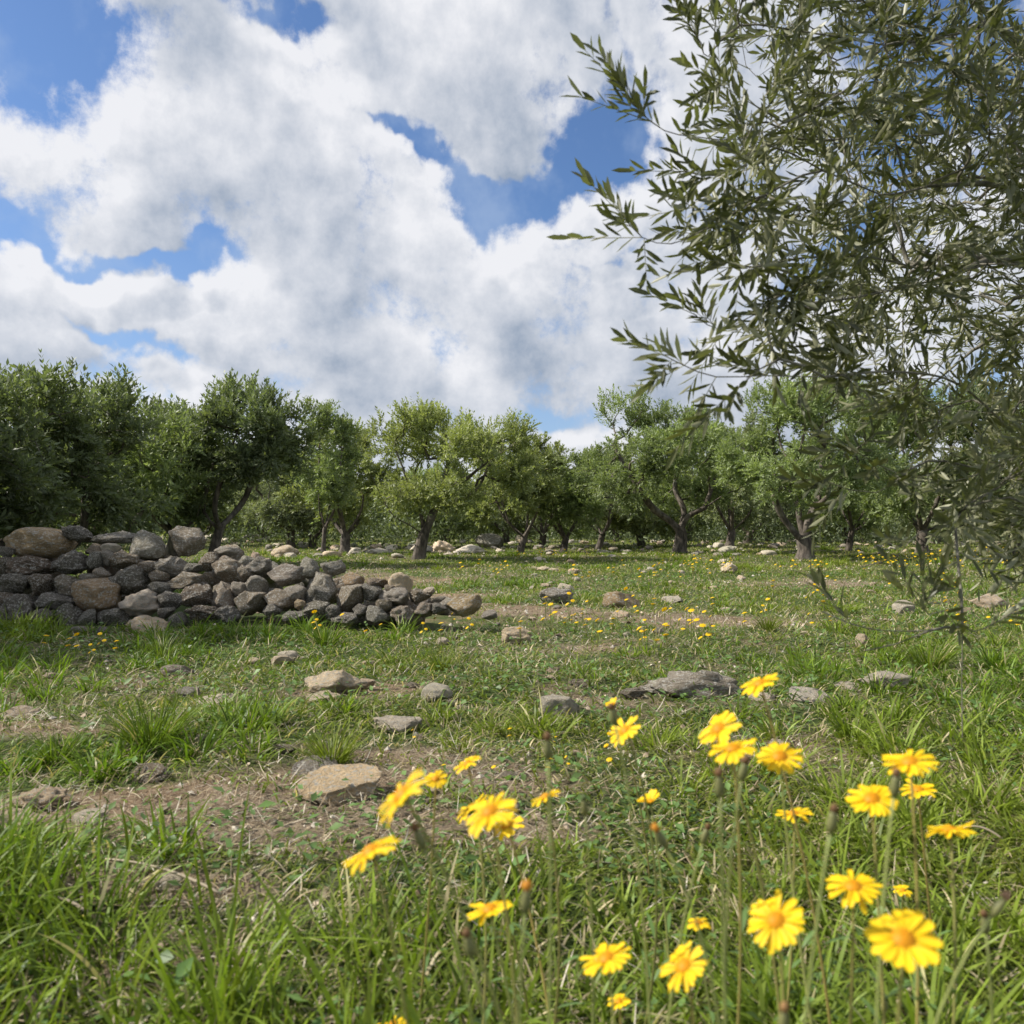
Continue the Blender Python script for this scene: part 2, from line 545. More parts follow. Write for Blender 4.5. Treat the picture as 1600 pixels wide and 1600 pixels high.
def rock_mesh(kind, seed, sub=4):
    """kind: round / angular / flat / craggy"""
    key = (kind, seed, sub)
    if key in ROCKS: return ROCKS[key]
    rr = random.Random(seed * 31 + len(kind))
    bm = bmesh.new(); bmesh.ops.create_icosphere(bm, subdivisions=sub, radius=1.0)
    V = np.array([v.co[:] for v in bm.verts])
    F_ = [[v.index for v in f.verts] for f in bm.faces]; bm.free()
    off = Vector((seed * 3.1, seed * 1.7, seed * 0.9))
    ncut = {'round': 7, 'angular': 14, 'flat': 10, 'craggy': 14}[kind]
    lim = {'round': .68, 'angular': .50, 'flat': .56, 'craggy': .56}[kind]
    V *= (1 + 0.22 * np.array([mnoise.noise(Vector(v) * 0.9 + off) for v in V]))[:, None]
    for k in range(ncut):
        n = unit(np.array([rr.gauss(0, 1), rr.gauss(0, 1), rr.gauss(0, 1)]))
        c = lim + rr.random() * 0.25
        d = V @ n - c
        V -= n[None] * (np.maximum(d, 0) * 0.985)[:, None]
    rgh = {'round': .07, 'angular': .095, 'flat': .13, 'craggy': .20}[kind]
    nz = np.array([mnoise.fractal(Vector(v) * 2.6 + off, 0.9, 2.1, 5) for v in V])
    n2 = np.array([mnoise.fractal(Vector((v[0] * 4, v[1] * 4, v[2] * (9 if kind in ('craggy', 'flat') else 5))) + off, 0.8, 2.2, 4) for v in V])
    V *= (1 + rgh * nz + rgh * 0.55 * n2)[:, None]
    lo, hi = V.min(0), V.max(0)
    V = (V - (lo + hi) / 2) / (hi - lo)            # unit bounding box
    fs = np.array(F_)
    me = mesh_np('stone_' + kind, V, fs.ravel(), np.arange(len(fs)) * 3, np.full(len(fs), 3), None, True, M_rock)
    ROCKS[key] = me
    return me


# albedo of the kinds of stone
SC = {'dark grey': (.175, .17, .158), 'grey': (.30, .288, .265), 'pale grey': (.58, .555, .50), 'brown': (.22, .185, .145),
      'dark brown': (.15, .128, .105), 'tan': (.40, .315, .215), 'pale beige': (.68, .59, .46), 'pink beige': (.62, .51, .40),
      'grey brown': (.265, .235, .198), 'orange beige': (.78, .63, .44), 'pale': (.70, .65, .57)}
ROWN = {}


def stone(name, kind, seed, c, loc, size, rot, label, cat='stone', group=None, sub=4):
    o = obj(name, rock_mesh(kind, seed, sub))
    s = max(size); o.location = [float(v) for v in loc]
    o.scale = [float(v) for v in size]; o.rotation_euler = [float(v) for v in rot]
    r = random.Random(seed * 7 + int(abs(loc[0]) * 991) + int(loc[1] * 313))
    k = 0.88 + 0.26 * r.random()
    o.color = (*[min(1, ch * k * wm * (1 + 0.05 * (r.random() - .5))) for ch, wm in zip(SC[c], (1.06, 1.0, .89))], 1)
    return tag(o, label, cat, group)


# the heap of field stones: rows (px, py, w, h, kind, colour) read off the photograph
Z1 = [(250,275,355,180,'round','tan',"largest stone of the heap, long tan and rounded, lying on its top left"),
 (490,215,180,90,'craggy','dark grey',0),(720,240,260,75,'flat','dark grey',"flat dark stone on top of the heap left of the angular grey block"),
 (930,290,225,175,'angular','grey',"angular grey block on top of the heap left of the sunlit block"),
 (1160,258,215,165,'angular','grey brown',"sunlit angular block perched on the heap crest against the trees"),
 (1420,330,140,70,'round','grey',0),(700,303,110,55,'round','pale grey',0),(590,310,150,60,'round','brown',0),(40,330,90,60,'round','dark grey',0),
 (450,395,190,140,'craggy','dark grey',0),(600,385,90,110,'round','dark grey',0),(670,365,85,90,'round','grey',0),(785,387,170,98,'angular','brown',0),
 (200,430,290,130,'craggy','dark brown',0),(930,425,130,70,'round','brown',0),(1080,420,200,130,'craggy','grey',0),(1000,485,120,80,'angular','brown',0),
 (1220,430,120,60,'flat','dark grey',0),(1320,390,150,110,'round','brown',0),(1445,450,220,165,'angular','grey brown',"long slanting grey brown block in the upper middle of the heap"),
 (1530,400,170,90,'flat','grey',0),(640,470,120,75,'flat','grey brown',0),(550,500,90,60,'round','grey',0),(815,505,205,165,'craggy','dark grey',"big dark mottled stone just above and right of the round tan one"),
 (90,530,185,125,'craggy','dark grey',0),(255,530,145,125,'round','dark brown',0),(430,535,185,125,'craggy','grey brown',0),(1150,510,265,110,'flat','grey brown',0),
 (1010,555,140,70,'round','dark grey',0),(615,605,268,192,'round','tan',"round tan stone with a dark hollow in the middle of the heap"),
 (885,650,225,155,'craggy','pale grey',"pale lichen mottled stone right of the round tan one"),(350,645,205,105,'flat','dark grey',0),
 (130,680,190,165,'craggy','dark grey',0),(1075,635,145,115,'angular','dark grey',0),(1230,600,195,140,'angular','dark brown',0),
 (1400,600,155,140,'round','grey brown',0),(1500,560,105,75,'round','grey',0),(1550,650,160,140,'angular','grey brown',0),(1590,530,80,100,'round','grey',0),
 (275,735,135,95,'round','dark grey',0),(440,725,165,135,'craggy','dark grey',0),(555,745,95,110,'angular','dark grey',0),(690,740,190,112,'craggy','dark grey',0),
 (1040,710,115,65,'flat','dark grey',0),(1120,750,115,85,'round','dark grey',0),(1280,720,185,105,'craggy','dark brown',0),(1430,715,155,95,'craggy','dark grey',0),
 (920,795,245,135,'craggy','pink beige',"lone beige stone standing forward in the grass before the heap"),(520,830,125,75,'round','grey',0),(640,835,105,65,'round','dark grey',0),
 (30,430,100,120,'round','dark brown',0),(15,730,100,130,'round','dark grey',0),(30,620,120,70,'round','dark brown',0),(820,800,60,40,'round','dark grey',0),(330,770,90,60,'round','dark grey',0)]
Z2 = [(80,425,195,115,'flat','grey',0),(72,362,75,65,'angular','pink beige',0),(135,395,60,45,'angular','pink beige',0),
 (285,470,235,125,'angular','grey',0),(420,430,130,125,'angular','grey',"sharp cornered grey block on the crest near the middle slope"),(562,430,145,98,'flat','grey',0),
 (15,470,95,100,'angular','grey brown',0),(90,545,128,122,'round','grey',"smooth ball shaped grey stone below the crest"),(487,530,205,155,'angular','grey',0),(55,650,165,135,'angular','grey brown',0),
 (235,630,200,132,'round','grey brown',0),(325,585,145,85,'round','grey',0),(475,605,165,125,'angular','dark grey',0),(360,660,65,65,'angular','tan',0),
 (460,692,185,115,'angular','dark grey',0),(562,700,85,75,'round','dark grey',0),(667,625,168,162,'angular','grey brown',"tall angular grey brown stone at the foot of the lower slope"),
 (690,505,135,92,'angular','tan',0),(840,527,135,65,'flat','brown',0),(795,578,155,95,'angular','dark grey',0),(945,605,195,105,'flat','grey',0),
 (985,532,138,130,'round','pale beige',"pale tan stone with small holes perched on the low end of the heap"),(1110,605,135,85,'flat','brown',0),(880,662,95,65,'round','grey brown',0),
 (740,692,95,75,'angular','dark grey',0),(840,715,145,98,'angular','grey',0),(1000,715,155,98,'round','grey brown',0),(640,748,175,75,'flat','dark grey',0),
 (1120,690,125,85,'flat','grey brown',0),(1220,682,115,65,'flat','dark grey',0),(1215,632,95,45,'flat','grey brown',0),
 (1385,658,212,132,'angular','tan',"square cut tan block ending the heap on the right"),(340,735,175,65,'flat','dark grey',0),(180,692,115,75,'round','dark grey',0),
 (1165,572,75,45,'flat','pale',0),(1540,722,95,55,'angular','grey',0),(1010,790,105,55,'round','dark grey',0),(920,560,70,50,'round','grey brown',0)]
st_all = [(z[0] / 4, 780 + z[1] / 4, z[2] / 4, z[3] / 4, *z[4:]) for z in Z1] + [(380 + z[0] / 4, 780 + z[1] / 4, z[2] / 4, z[3] / 4, *z[4:]) for z in Z2]
st_all = [(s[:4] + ('angular' if i % 3 else 'craggy',) + s[5:]) if (s[4] == 'round' and not s[6] and i % 2) else s for i, s in enumerate(st_all)]
rows = {'crest': [], 'upper': [], 'middle': [], 'lower': [], 'bottom': []}
ORD = ['first', 'second', 'third', 'fourth', 'fifth', 'sixth', 'seventh', 'eighth', 'ninth', 'tenth', 'eleventh', 'twelfth', 'thirteenth', 'fourteenth',
       'fifteenth', 'sixteenth', 'seventeenth', 'eighteenth', 'nineteenth', 'twentieth', '21st', '22nd', '23rd', '24th', '25th', '26th', '27th', '28th', '29th', '30th']
for s in st_all:
    if s[6]: continue
    y = s[1]
    k = 'crest' if y < 868 else 'upper' if y < 900 else 'middle' if y < 926 else 'lower' if y < 953 else 'bottom'
    rows[k].append(s)
LAB = {}
for k, L in rows.items():
    for i, s in enumerate(sorted(L, key=lambda t: t[0])):
        sh = {'round': 'rounded', 'angular': 'angular', 'flat': 'flat', 'craggy': 'knobbly'}[s[4]]
        LAB[s] = "%s %s stone, %s from the left in the %s layer of the heap" % (s[5], sh, ORD[i], k)
GRP = "field stones piled in the heap"
for i, s in enumerate(st_all):
    px, py, w_, h_, kind, c, lab = s
    # the face of the heap leans back: depth grows with height
    k = (py - HOR) / F
    d = (5.02 + 1.05 * H) / (1 + 1.05 * k)
    if py > 970: d = H * F / (py + h_ * .35 - HOR)
    rs = random.Random(i * 5 + 3)
    sx, sz = w_ / F * d * 1.10, h_ / F * d * 1.16
    sy = 0.5 * (sx + sz) * (0.95 + 0.3 * rs.random())
    p = at(px, py, d + sy * 0.35)
    p[0] = (px - 800) / F * (d + sy * 0.3)
    tilt = rs.uniform(-.12, .12)
    if px > 690 and kind == 'angular' and c == 'tan': tilt = -0.18
    stone('field_stone', kind, 1 + (i * 3) % 7, c, p, (sx, sy, sz), (rs.uniform(-.15, .15), tilt, rs.uniform(-.3, .3)),
          lab or LAB[s], 'stone', GRP)
# the back of the heap and its end outside the frame: rubble that carries the crest
rs = random.Random(99)
top = [(-300, 850), (-100, 838), (0, 836), (60, 840), (330, 840), (420, 868), (480, 885), (540, 893), (600, 915), (660, 935), (720, 955)]
def crest(px):
    for a, b in zip(top, top[1:]):
        if a[0] <= px <= b[0]:
            return a[1] + (b[1] - a[1]) * (px - a[0]) / (b[0] - a[0])
    return 960
for q in range(72):
    px = rs.uniform(-260, 690); layer = q % 3
    ct = crest(px)
    zt = H - (ct - HOR) / F * 5.7                  # height of the crest here
    if layer == 0:                                  # core under the crest
        z = rs.uniform(0.05, max(.06, zt - 0.19)); y = 5.2 + 0.95 * z + rs.uniform(.16, .3)
    elif layer == 1:
        z = rs.uniform(0.05, max(.06, zt - 0.14)); y = 6.0 + (zt - z) * rs.uniform(0.3, 1.0)
    else:
        if px > -30: z = rs.uniform(0.03, max(.06, zt * .6)); y = 6.1 + (zt - z) * 1.1
        else: z = rs.uniform(0.04, zt * .95); y = 5.15 + 0.95 * z
    sz = rs.uniform(.14, .25)
    c = rs.choice(['dark grey', 'grey', 'grey brown', 'dark brown', 'brown'])
    stone('field_stone', rs.choice(['round', 'angular', 'craggy']), 1 + q % 7, c, ((px - 800) / F * 5.6, y, z),
          (sz * 1.2, sz, sz * .85), (rs.uniform(-.5, .5), rs.uniform(-.3, .3), rs.uniform(0, 3)),
          c + " stone wedged in the core and back of the heap behind its front face", 'stone', "core and back stones of the heap", sub=3)

# stones lying in the meadow: (px, py centre, w, h, kind, seed, colour, tilt, label)
FIELD = [
 (870,932,54,30,'craggy',11,'grey',0,"blue grey boulder sitting in the grass left of the tan boulder"),
 (972,938,60,30,'angular',12,'tan',.12,"tan cracked boulder sitting in the grass at the middle of the meadow"),
 (1050,937,32,12,'flat',13,'pale grey',0,"small pale stone lying just right of the tan cracked boulder"),
 (1135,953,15,9,'round',14,'pale',0,"tiny pale stone on the reddish bare patch"),
 (808,994,50,30,'craggy',15,'pale beige',0,"pale beige rugged stone in the grass right of the heap"),
 (968,960,28,11,'flat',16,'pink beige',0,"flat pinkish stone just below the tan cracked boulder"),
 (525,1070,94,40,'craggy',17,'pale beige',0,"low beige outcrop breaking through the turf left of centre"),
 (573,1070,30,18,'angular',18,'pink beige',0,"small stone leaning on the right end of the low beige outcrop"),
 (683,1084,48,30,'round',19,'pale grey',0,"half buried rounded pale stone right of the low beige outcrop"),
 (873,1104,64,32,'angular',20,'pale grey',0,"pale grey blocky stone in the turf left of the layered rock"),
 (1075,1071,160,48,'craggy',21,'grey',.02,"long layered dark and white rock ledge behind the daisies"),
 (985,1085,44,16,'craggy',22,'grey brown',0,"low knobbly stone off the left end of the layered rock ledge"),
 (1262,1090,64,20,'flat',23,'pale grey',0,"flat pale stone right of the layered rock ledge"),
 (1385,1064,76,30,'craggy',24,'pale grey',0,"pale grey mound of rock under the hanging olive sprig"),
 (1325,1074,42,13,'flat',25,'pale',0,"thin flat pale stone left of the grey mound of rock"),
 (1190,1090,46,12,'flat',26,'pale',0,"thin flat stone between the layered ledge and the right hand stones"),
 (533,1236,124,46,'flat',27,'orange beige',0,"flat orange beige slab in bare soil left of the daisies"),
 (500,1205,84,24,'flat',28,'grey',0,"flat grey slab just behind the orange beige slab"),
 (64,1252,90,32,'craggy',29,'pink beige',0,"grey beige stone in the bare soil at the left edge"),
 (28,1290,80,18,'flat',30,'pale beige',0,"flat beige slab lowest at the left edge"),
 (140,1280,56,17,'flat',31,'pale',0,"flat whitish slab right of the left edge stones"),
 (232,1215,66,18,'flat',32,'brown',0,"brown stone sunk in soil below the big grass tuft"),
 (1140,890,26,20,'craggy',33,'pale beige',0,"pale stone among yellow flowers before the forked olive"),
 (1410,949,32,24,'round',34,'pale grey',0,"round grey stone behind the hanging olive sprig"),
 (1545,941,62,22,'angular',35,'pink beige',0,"pale pinkish stones edge showing at the far right meadow"),
 (1505,955,28,12,'angular',36,'pink beige',0,"small pinkish stone left of the far right one"),
 (1345,1001,18,24,'round',37,'pale beige',0,"upright egg shaped beige stone left of the hanging sprig"),
 (275,1050,50,16,'angular',38,'grey brown',0,"low grey stone in front of the heap, left of the pair below it"),
 (295,1083,40,20,'craggy',39,'grey',0,"dark topped stone beside the big grass tuft"),
 (330,1098,60,18,'flat',40,'pale',0,"whitish flat stone right of the big grass tuft"),
 (395,1033,24,10,'flat',41,'pale beige',0,"little pale stone on the lawn in front of the heap"),
 (622,1136,74,22,'craggy',42,'pale grey',0,"pale stone half hidden by turf in the middle foreground"),
 (505,1092,60,14,'craggy',43,'pale beige',0,"crumbling pale ledge just below the low beige outcrop"),
 (268,1380,46,26,'craggy',44,'pale',0,"whitish stone deep in the foreground grass at left"),
 (262,1402,34,13,'angular',57,'pale beige',0,"small beige stone touching the whitish foreground one"),
 (445,862,44,20,'round',45,'pink beige',0,"pink beige boulder beyond the heap below the small olive"),
 (402,874,28,16,'angular',46,'pink beige',0,"small sunlit boulder just behind the heap crest"),
 (360,868,30,20,'round',47,'grey',0,"grey boulder just behind the heap at its shoulder"),
 (765,845,44,24,'round',48,'grey',0,"domed grey boulder between the centre olives"),
 (694,854,34,22,'craggy',49,'pale beige',0,"beige boulder right of the central olive trunk"),
 (735,859,52,14,'flat',50,'pale grey',0,"long low pale rock right of the central olive trunk"),
 (815,843,20,16,'angular',51,'pink beige',0,"pink stone beside the thin olive trunk right of centre"),
 (1216,1162,30,10,'flat',52,'pale',0,"pale chip of stone in the grass behind the topmost daisies"),
 (60,1580,90,26,'craggy',53,'pale beige',0,"pale stone at the bottom left corner under the grass"),
 (35,1115,50,16,'flat',54,'pink beige',0,"low pinkish stone at the left edge of the lawn"),
 (905,1068,34,12,'flat',55,'brown',0,"small brown stone left of the layered rock ledge"),
 (1030,985,20,9,'angular',56,'grey',0,"small dark stone in the flowers below the bare patch"),
 (722,1106,24,9,'flat',58,'pale',0,"white chip right of the half buried rounded stone"),
]
for (px, py, w_, h_, kind, seed, c, tilt, lab) in FIELD:
    base = py + h_ * 0.42
    g0 = ground(px, base); d = g0[1]
    sx = w_ / F * d * 1.06; sy = sx * (0.62 if w_ > 1.6 * h_ else .95)
    if kind == 'flat': sy = sx * .85
    # part of the height seen is the top face: keep the outline's height
    sz = max(h_ / F * d * (.95 if kind == 'flat' else 1.25 if h_ < .5 * w_ else 1.15), 0.02)
    y = d + sy * 0.42
    x = (px - 800) / F * (d + sy * .4)
    stone('boulder' if sx > .22 else 'field_stone', kind, seed, c, (x, y, float(hgt(x, y)) + sz * 0.27), (sx, sy, sz), (.30 if kind == 'flat' else .12, tilt, 0.0 if w_ > 100 else random.Random(seed).uniform(-.3, .3)),
          lab, 'boulder' if sx > .22 else 'stone', None)

# scattered stones of the far meadow and the broken rubble line under the trees
rs = random.Random(5)
def scatter(n, pxr, pyr, hr, cols_, lab, grp, name='field_stone'):
    for q in range(n):
        px = rs.uniform(*pxr); py = rs.uniform(*pyr)
        g0 = ground(px, py); d = g0[1]
        h_ = rs.uniform(*hr) * (1 if rs.random() < .8 else 1.6); sz = h_ / F * d; sx = sz * rs.uniform(1.5, 2.6)
        c_ = rs.choice(cols_)
        stone(name, rs.choice(['round', 'angular', 'flat', 'craggy']), 1 + q % 7, c_, (g0[0], g0[1], g0[2] + sz * .22),
              (sx, sx * .8, sz), (0, rs.uniform(-.2, .2), rs.uniform(0, 3)), '%s %s' % (c_, lab), 'stone', grp, sub=3)
RB = 'rubble_stone'
scatter(66, (420, 700), (852, 872), (4.5, 10), ['pale grey', 'grey', 'pink beige', 'pale'], "small rubble stone strewn between the heap and the central olive", "rubble between heap and central olive", RB)
scatter(100, (700, 1240), (846, 870), (3.5, 8), ['pale grey', 'grey', 'grey brown', 'pale grey', 'pink beige'], "rubble stone in the tumbled line beneath the middle olives", "tumbled stone line beneath the middle olives", RB)
scatter(60, (1240, 1560), (846, 866), (3.5, 7), ['pale grey', 'grey', 'grey brown', 'pink beige'], "stone of the low rubble bank under the right hand olives", "rubble bank under the right hand olives", RB)
scatter(16, (250, 430), (846, 860), (5, 12), ['pale grey', 'pale', 'pink beige'], "stone lying behind the crest of the heap", "stones behind the heap crest", RB)
scatter(26, (760, 1180), (872, 925), (4, 9), ['pale', 'pale beige', 'pink beige', 'pale grey'], "little stone scattered among the flowers of the sunny mid meadow", "little stones of the mid meadow")
scatter(10, (1180, 1600), (900, 1040), (4, 8), ['pale', 'pale beige', 'pink beige', 'grey'], "little stone scattered in the right hand grass", "little stones of the right hand grass")
scatter(16, (640, 1000), (925, 1010), (4, 9), ['pale', 'pale beige', 'pink beige', 'grey', 'brown'], "little stone scattered on the stony patch right of the heap", "little stones right of the heap")
scatter(20, (0, 900), (1020, 1130), (5, 12), ['pale', 'pale beige', 'pink beige', 'grey brown'], "little stone scattered on the lawn in front of the heap", "little stones on the front lawn")
scatter(20, (0, 900), (1150, 1300), (6, 16), ['pale', 'pale beige', 'pink beige', 'grey brown', 'brown'], "little stone lying in the bare foreground soil", "little stones in the bare foreground soil")

# crumbs of stone and dead bits: nobody could count them
def frame_pts(n, dmin, dmax, power, wide=0.75, rng=RNG):
    """points on the ground in and around the view, thinning with distance"""
    u = rng.random(n)
    p = power
    d = (dmin ** p + u * (dmax ** p - dmin ** p)) ** (1 / p)
    x = (rng.random(n) * 2 - 1) * (d * wide + 1.0)
    return x, d
n = 46000
x, y = frame_pts(n, 0.6, 22, 0.8)
kb = RNG.random(n) < (1.15 - gmap(x, y)); x, y = x[kb], y[kb]; n = len(x)
oct_v = np.array([(1, 0, 0), (-.9, .1, 0), (0.1, 1, 0), (0, -1, .1), (.1, 0, 1), (0, 0, -1)], float)
oct_f = [(0, 2, 4), (2, 1, 4), (1, 3, 4), (3, 0, 4), (2, 0, 5), (1, 2, 5), (3, 1, 5), (0, 3, 5)]
s = (0.0022 + 0.013 * RNG.random(n) ** 5) * (0.8 + y * .12)
a = RNG.random(n) * 6.28
X = np.stack([np.cos(a) * s, np.sin(a) * s, RNG.normal(0, .3, n) * s], -1)
Y = np.stack([-np.sin(a) * s * .75, np.cos(a) * s * .75, RNG.normal(0, .3, n) * s], -1)
Z = np.stack([0 * s, 0 * s, s * (.4 + .4 * RNG.random(n))], -1)
pal = np.array([(.60, .54, .44), (.42, .38, .32), (.55, .44, .32), (.30, .23, .16), (.18, .125, .08)])
cc = pal[RNG.integers(0, 5, n)]
O = np.stack([x, y, hgt(x, y) + s * .1], -1)
mp, gp = new_mat('stone_crumbs')
pa = gp.node('ShaderNodeAttribute', attribute_name='col'); pp = gp.node('ShaderNodeBsdfPrincipled')
gp.put(pp.inputs['Base Color'], pa.outputs['Color']); pp.inputs['Roughness'].default_value = .9
gp.l.new(pp.outputs[0], gp.out.inputs['Surface'])
tag(obj('pebbles', inst('pebbles', oct_v, oct_f, O, X, Y, Z, cc, mp, False)), "loose stone crumbs and clods covering the bare soil", "pebbles", kind='stuff')

# ------------------------------------------------------------------ grass
def blades(name, B, L, W, azm, lean, curl, C, nseg, mat, label, cat, tipc=0.85, parent=None, kind='stuff'):
    """ribbons that start at B, lean towards azm and curl over"""
    N = len(B)
    h = np.stack([np.cos(azm), np.sin(azm), 0 * azm], -1); up = np.array([0, 0, 1.0])
    tw = azm + RNG.normal(0, .9, N)
    side = np.stack([-np.sin(tw), np.cos(tw), 0 * tw], -1)
    P = B.copy(); V = []; cols_ = []
    ts = np.linspace(0, 1, nseg + 1)
    for i, t in enumerate(ts):
        ang = lean + curl * t
        if i > 0:
            am = lean + curl * (t - .5 / nseg)
            P = P + (h * np.sin(am)[:, None] + up * np.cos(am)[:, None]) * (L / nseg)[:, None]
        if i < nseg:
            wv = side * (W * (0.75 + 0.5 * t) * (1 - t ** 2.2) * .5)[:, None]
            V += [P - wv, P + wv]
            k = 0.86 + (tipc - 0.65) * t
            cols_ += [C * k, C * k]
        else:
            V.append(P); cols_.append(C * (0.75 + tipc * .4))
    nv = 2 * nseg + 1
    V = np.stack(V, 1).reshape(-1, 3); Cc = np.stack(cols_, 1).reshape(-1, 3)
    tf = [(2 * i, 2 * i + 1, 2 * i + 3, 2 * i + 2) for i in range(nseg - 1)] + [(2 * nseg - 2, 2 * nseg - 1, 2 * nseg)]
    fl = np.concatenate([np.array(f) for f in tf]); ft = np.array([len(f) for f in tf])
    loops = (fl[None] + (np.arange(N) * nv)[:, None]).ravel(); tot = np.tile(ft, N)
    me = mesh_np(name, V, loops, np.concatenate([[0], np.cumsum(tot)[:-1]]), tot, Cc, True, mat)
    o = obj(name, me, parent)
    if parent is None: tag(o, label, cat, kind=kind)
    return o


G1 = np.array([.185, .260, .024]); G2 = np.array([.055, .120, .016]); G3 = np.array([.27, .275, .05]); DRY = np.array([.50, .42, .25])


def gcol(n, x, y, dry=0.10, rng=RNG):
    a = rng.random(n)[:, None]; b = vnoise(x * .9, y * .9, 41)[:, None]
    c = G1 * (1 - a) + G2 * a
    c = c * (1 - .55 * b) + G3 * (.55 * b)
    dr = rng.random(n) < dry
    c[dr] = DRY * (0.6 + .6 * rng.random((dr.sum(), 1)))
    return c * (0.62 + .7 * rng.random((n, 1)))


# tall lush grass: at the camera's feet, along the foot of the heap, to the right
def lush(x, y):
    v = fbm(x * 2.1 + 3, y * 2.1, 51, 3) * 1.5 - .52
    v = v + 0.50 * np.exp(-((y - 1.12) / .42) ** 2) * sstep(-x, -.15, .2)
    v = v + 0.45 * sstep(x, .15, .8) * np.exp(-((y - 1.7) / 1.1) ** 2)
    v = v + 0.55 * np.exp(-((y - 4.75) / .28) ** 2) * sstep(-x, .3, .9)
    v = v + 0.3 * sstep(x, 1.2, 2.2) * np.exp(-((y - 3) / 1.5) ** 2)
    for bx, by, a, c, s in BARE:
        v = v - s * 1.0 * np.exp(-(((x - bx) / a) ** 2 + ((y - by) / c) ** 2))
    return np.clip(v, 0, 1)


def in_heap(x, y):
    return (y > 5.0) & (y < 6.7) & (x < -.35) & (x > -4.8)

# mat of short curly blades
n = 560000
x, y = frame_pts(n, 0.35, 42, 0.42)
g_ = gmap(x, y)
k = (RNG.random(n) < 0.10 + 0.95 * g_ ** 1.6) & ~in_heap(x, y); x, y, g_ = x[k], y[k], g_[k]; n = len(x)
lu = lush(x, y)
L = (0.022 + 0.040 * RNG.random(n) + 0.05 * lu * RNG.random(n)) * (1 + .018 * y) * (.75 + .4 * g_)
W = (0.0024 + .0024 * RNG.random(n)) * (1 + .26 * y)
B = np.stack([x, y, hgt(x, y) - .003], -1)
near = y < 4.5
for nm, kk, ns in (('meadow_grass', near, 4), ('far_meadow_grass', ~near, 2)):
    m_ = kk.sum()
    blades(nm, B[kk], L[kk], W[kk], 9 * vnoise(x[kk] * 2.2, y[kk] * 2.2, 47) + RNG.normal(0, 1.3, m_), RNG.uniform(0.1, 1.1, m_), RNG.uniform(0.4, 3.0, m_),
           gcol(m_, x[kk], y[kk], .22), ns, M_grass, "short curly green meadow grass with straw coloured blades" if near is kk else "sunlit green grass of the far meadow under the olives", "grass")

# tufts of longer grass
nt = 7000
x, y = frame_pts(nt, 0.7, 20, 0.62)
lu = lush(x, y)
k = (RNG.random(nt) < lu ** 1.6 * 1.1 + .02) & ~in_heap(x, y); x, y, lu = x[k], y[k], lu[k]; nt = len(x)
per = RNG.integers(22, 60, nt)
idx = np.repeat(np.arange(nt), per); n = len(idx)
rad = (0.015 + .035 * RNG.random(n)) * (1 + .05 * y[idx]); aa = RNG.random(n) * 6.283
bx = x[idx] + np.cos(aa) * rad; by = y[idx] + np.sin(aa) * rad
sz = (0.55 + .9 * lu[idx]) * (0.65 + .5 * RNG.random(nt))[idx]
L = 0.118 * sz * (0.5 + .8 * RNG.random(n))
fgk = np.exp(-((by - 1.15) / .35) ** 2) * sstep(-bx, -.3, .1)
L = L * (1 + .35 * fgk)
az_ = aa + RNG.normal(0, .5, n)
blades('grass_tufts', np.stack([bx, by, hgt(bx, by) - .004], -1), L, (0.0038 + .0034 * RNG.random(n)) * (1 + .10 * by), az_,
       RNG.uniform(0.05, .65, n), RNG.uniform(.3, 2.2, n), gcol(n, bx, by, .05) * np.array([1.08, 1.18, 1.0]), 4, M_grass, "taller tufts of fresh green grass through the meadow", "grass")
# sparse broad upright blades right at the photographer's feet
n = 1700
bx = RNG.uniform(-1.25, .25, n); by = RNG.uniform(.8, 1.5, n)
k = RNG.random(n) < np.clip(lush(bx, by) * 1.2 - .2, 0, 1) * (1 - sstep(bx, -.35, .2) * .75); bx, by = bx[k], by[k]; n = len(bx)
blades('foreground_grass', np.stack([bx, by, hgt(bx, by) - .004], -1), RNG.uniform(.07, .20, n), RNG.uniform(.0045, .0085, n), RNG.random(n) * 6.283,
       RNG.uniform(0.02, .35, n), RNG.uniform(.05, .9, n), gcol(n, bx, by, .02) * 1.05, 6, M_grass, "broad upright grass blades at the very front", "grass")
# a few long arching single blades
LB = [(-.62, 1.02, .62, .0, .9, 1.0, .008), (-.35, .98, .26, 2.6, .1, .5, .007), (-.80, 1.10, .24, 1.2, .05, .3, .006), (-.18, .96, .30, 2.9, .35, .45, .009),
      (-.12, 1.2, .24, 2.5, .2, .5, .006), (-.42, 1.22, .27, 1.0, .03, .2, .005), (-.56, 1.30, .22, 2.8, .2, .25, .006), (-.95, 1.15, .32, .2, .7, .9, .008),
      (-.27, .90, .28, 2.7, .5, .5, .010), (-.05, .88, .26, 2.6, .5, .4, .009), (.2, 1.0, .25, .6, .4, .6, .006), (.5, .95, .25, 2.4, .3, .9, .006)]
LB = np.array(LB)
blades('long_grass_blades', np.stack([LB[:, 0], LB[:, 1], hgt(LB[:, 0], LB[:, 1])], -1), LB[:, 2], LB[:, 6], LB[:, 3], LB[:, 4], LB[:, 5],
       np.tile(G1 * 1.1, (len(LB), 1)), 12, M_grass, "a few long arching grass blades in the foreground", "grass")
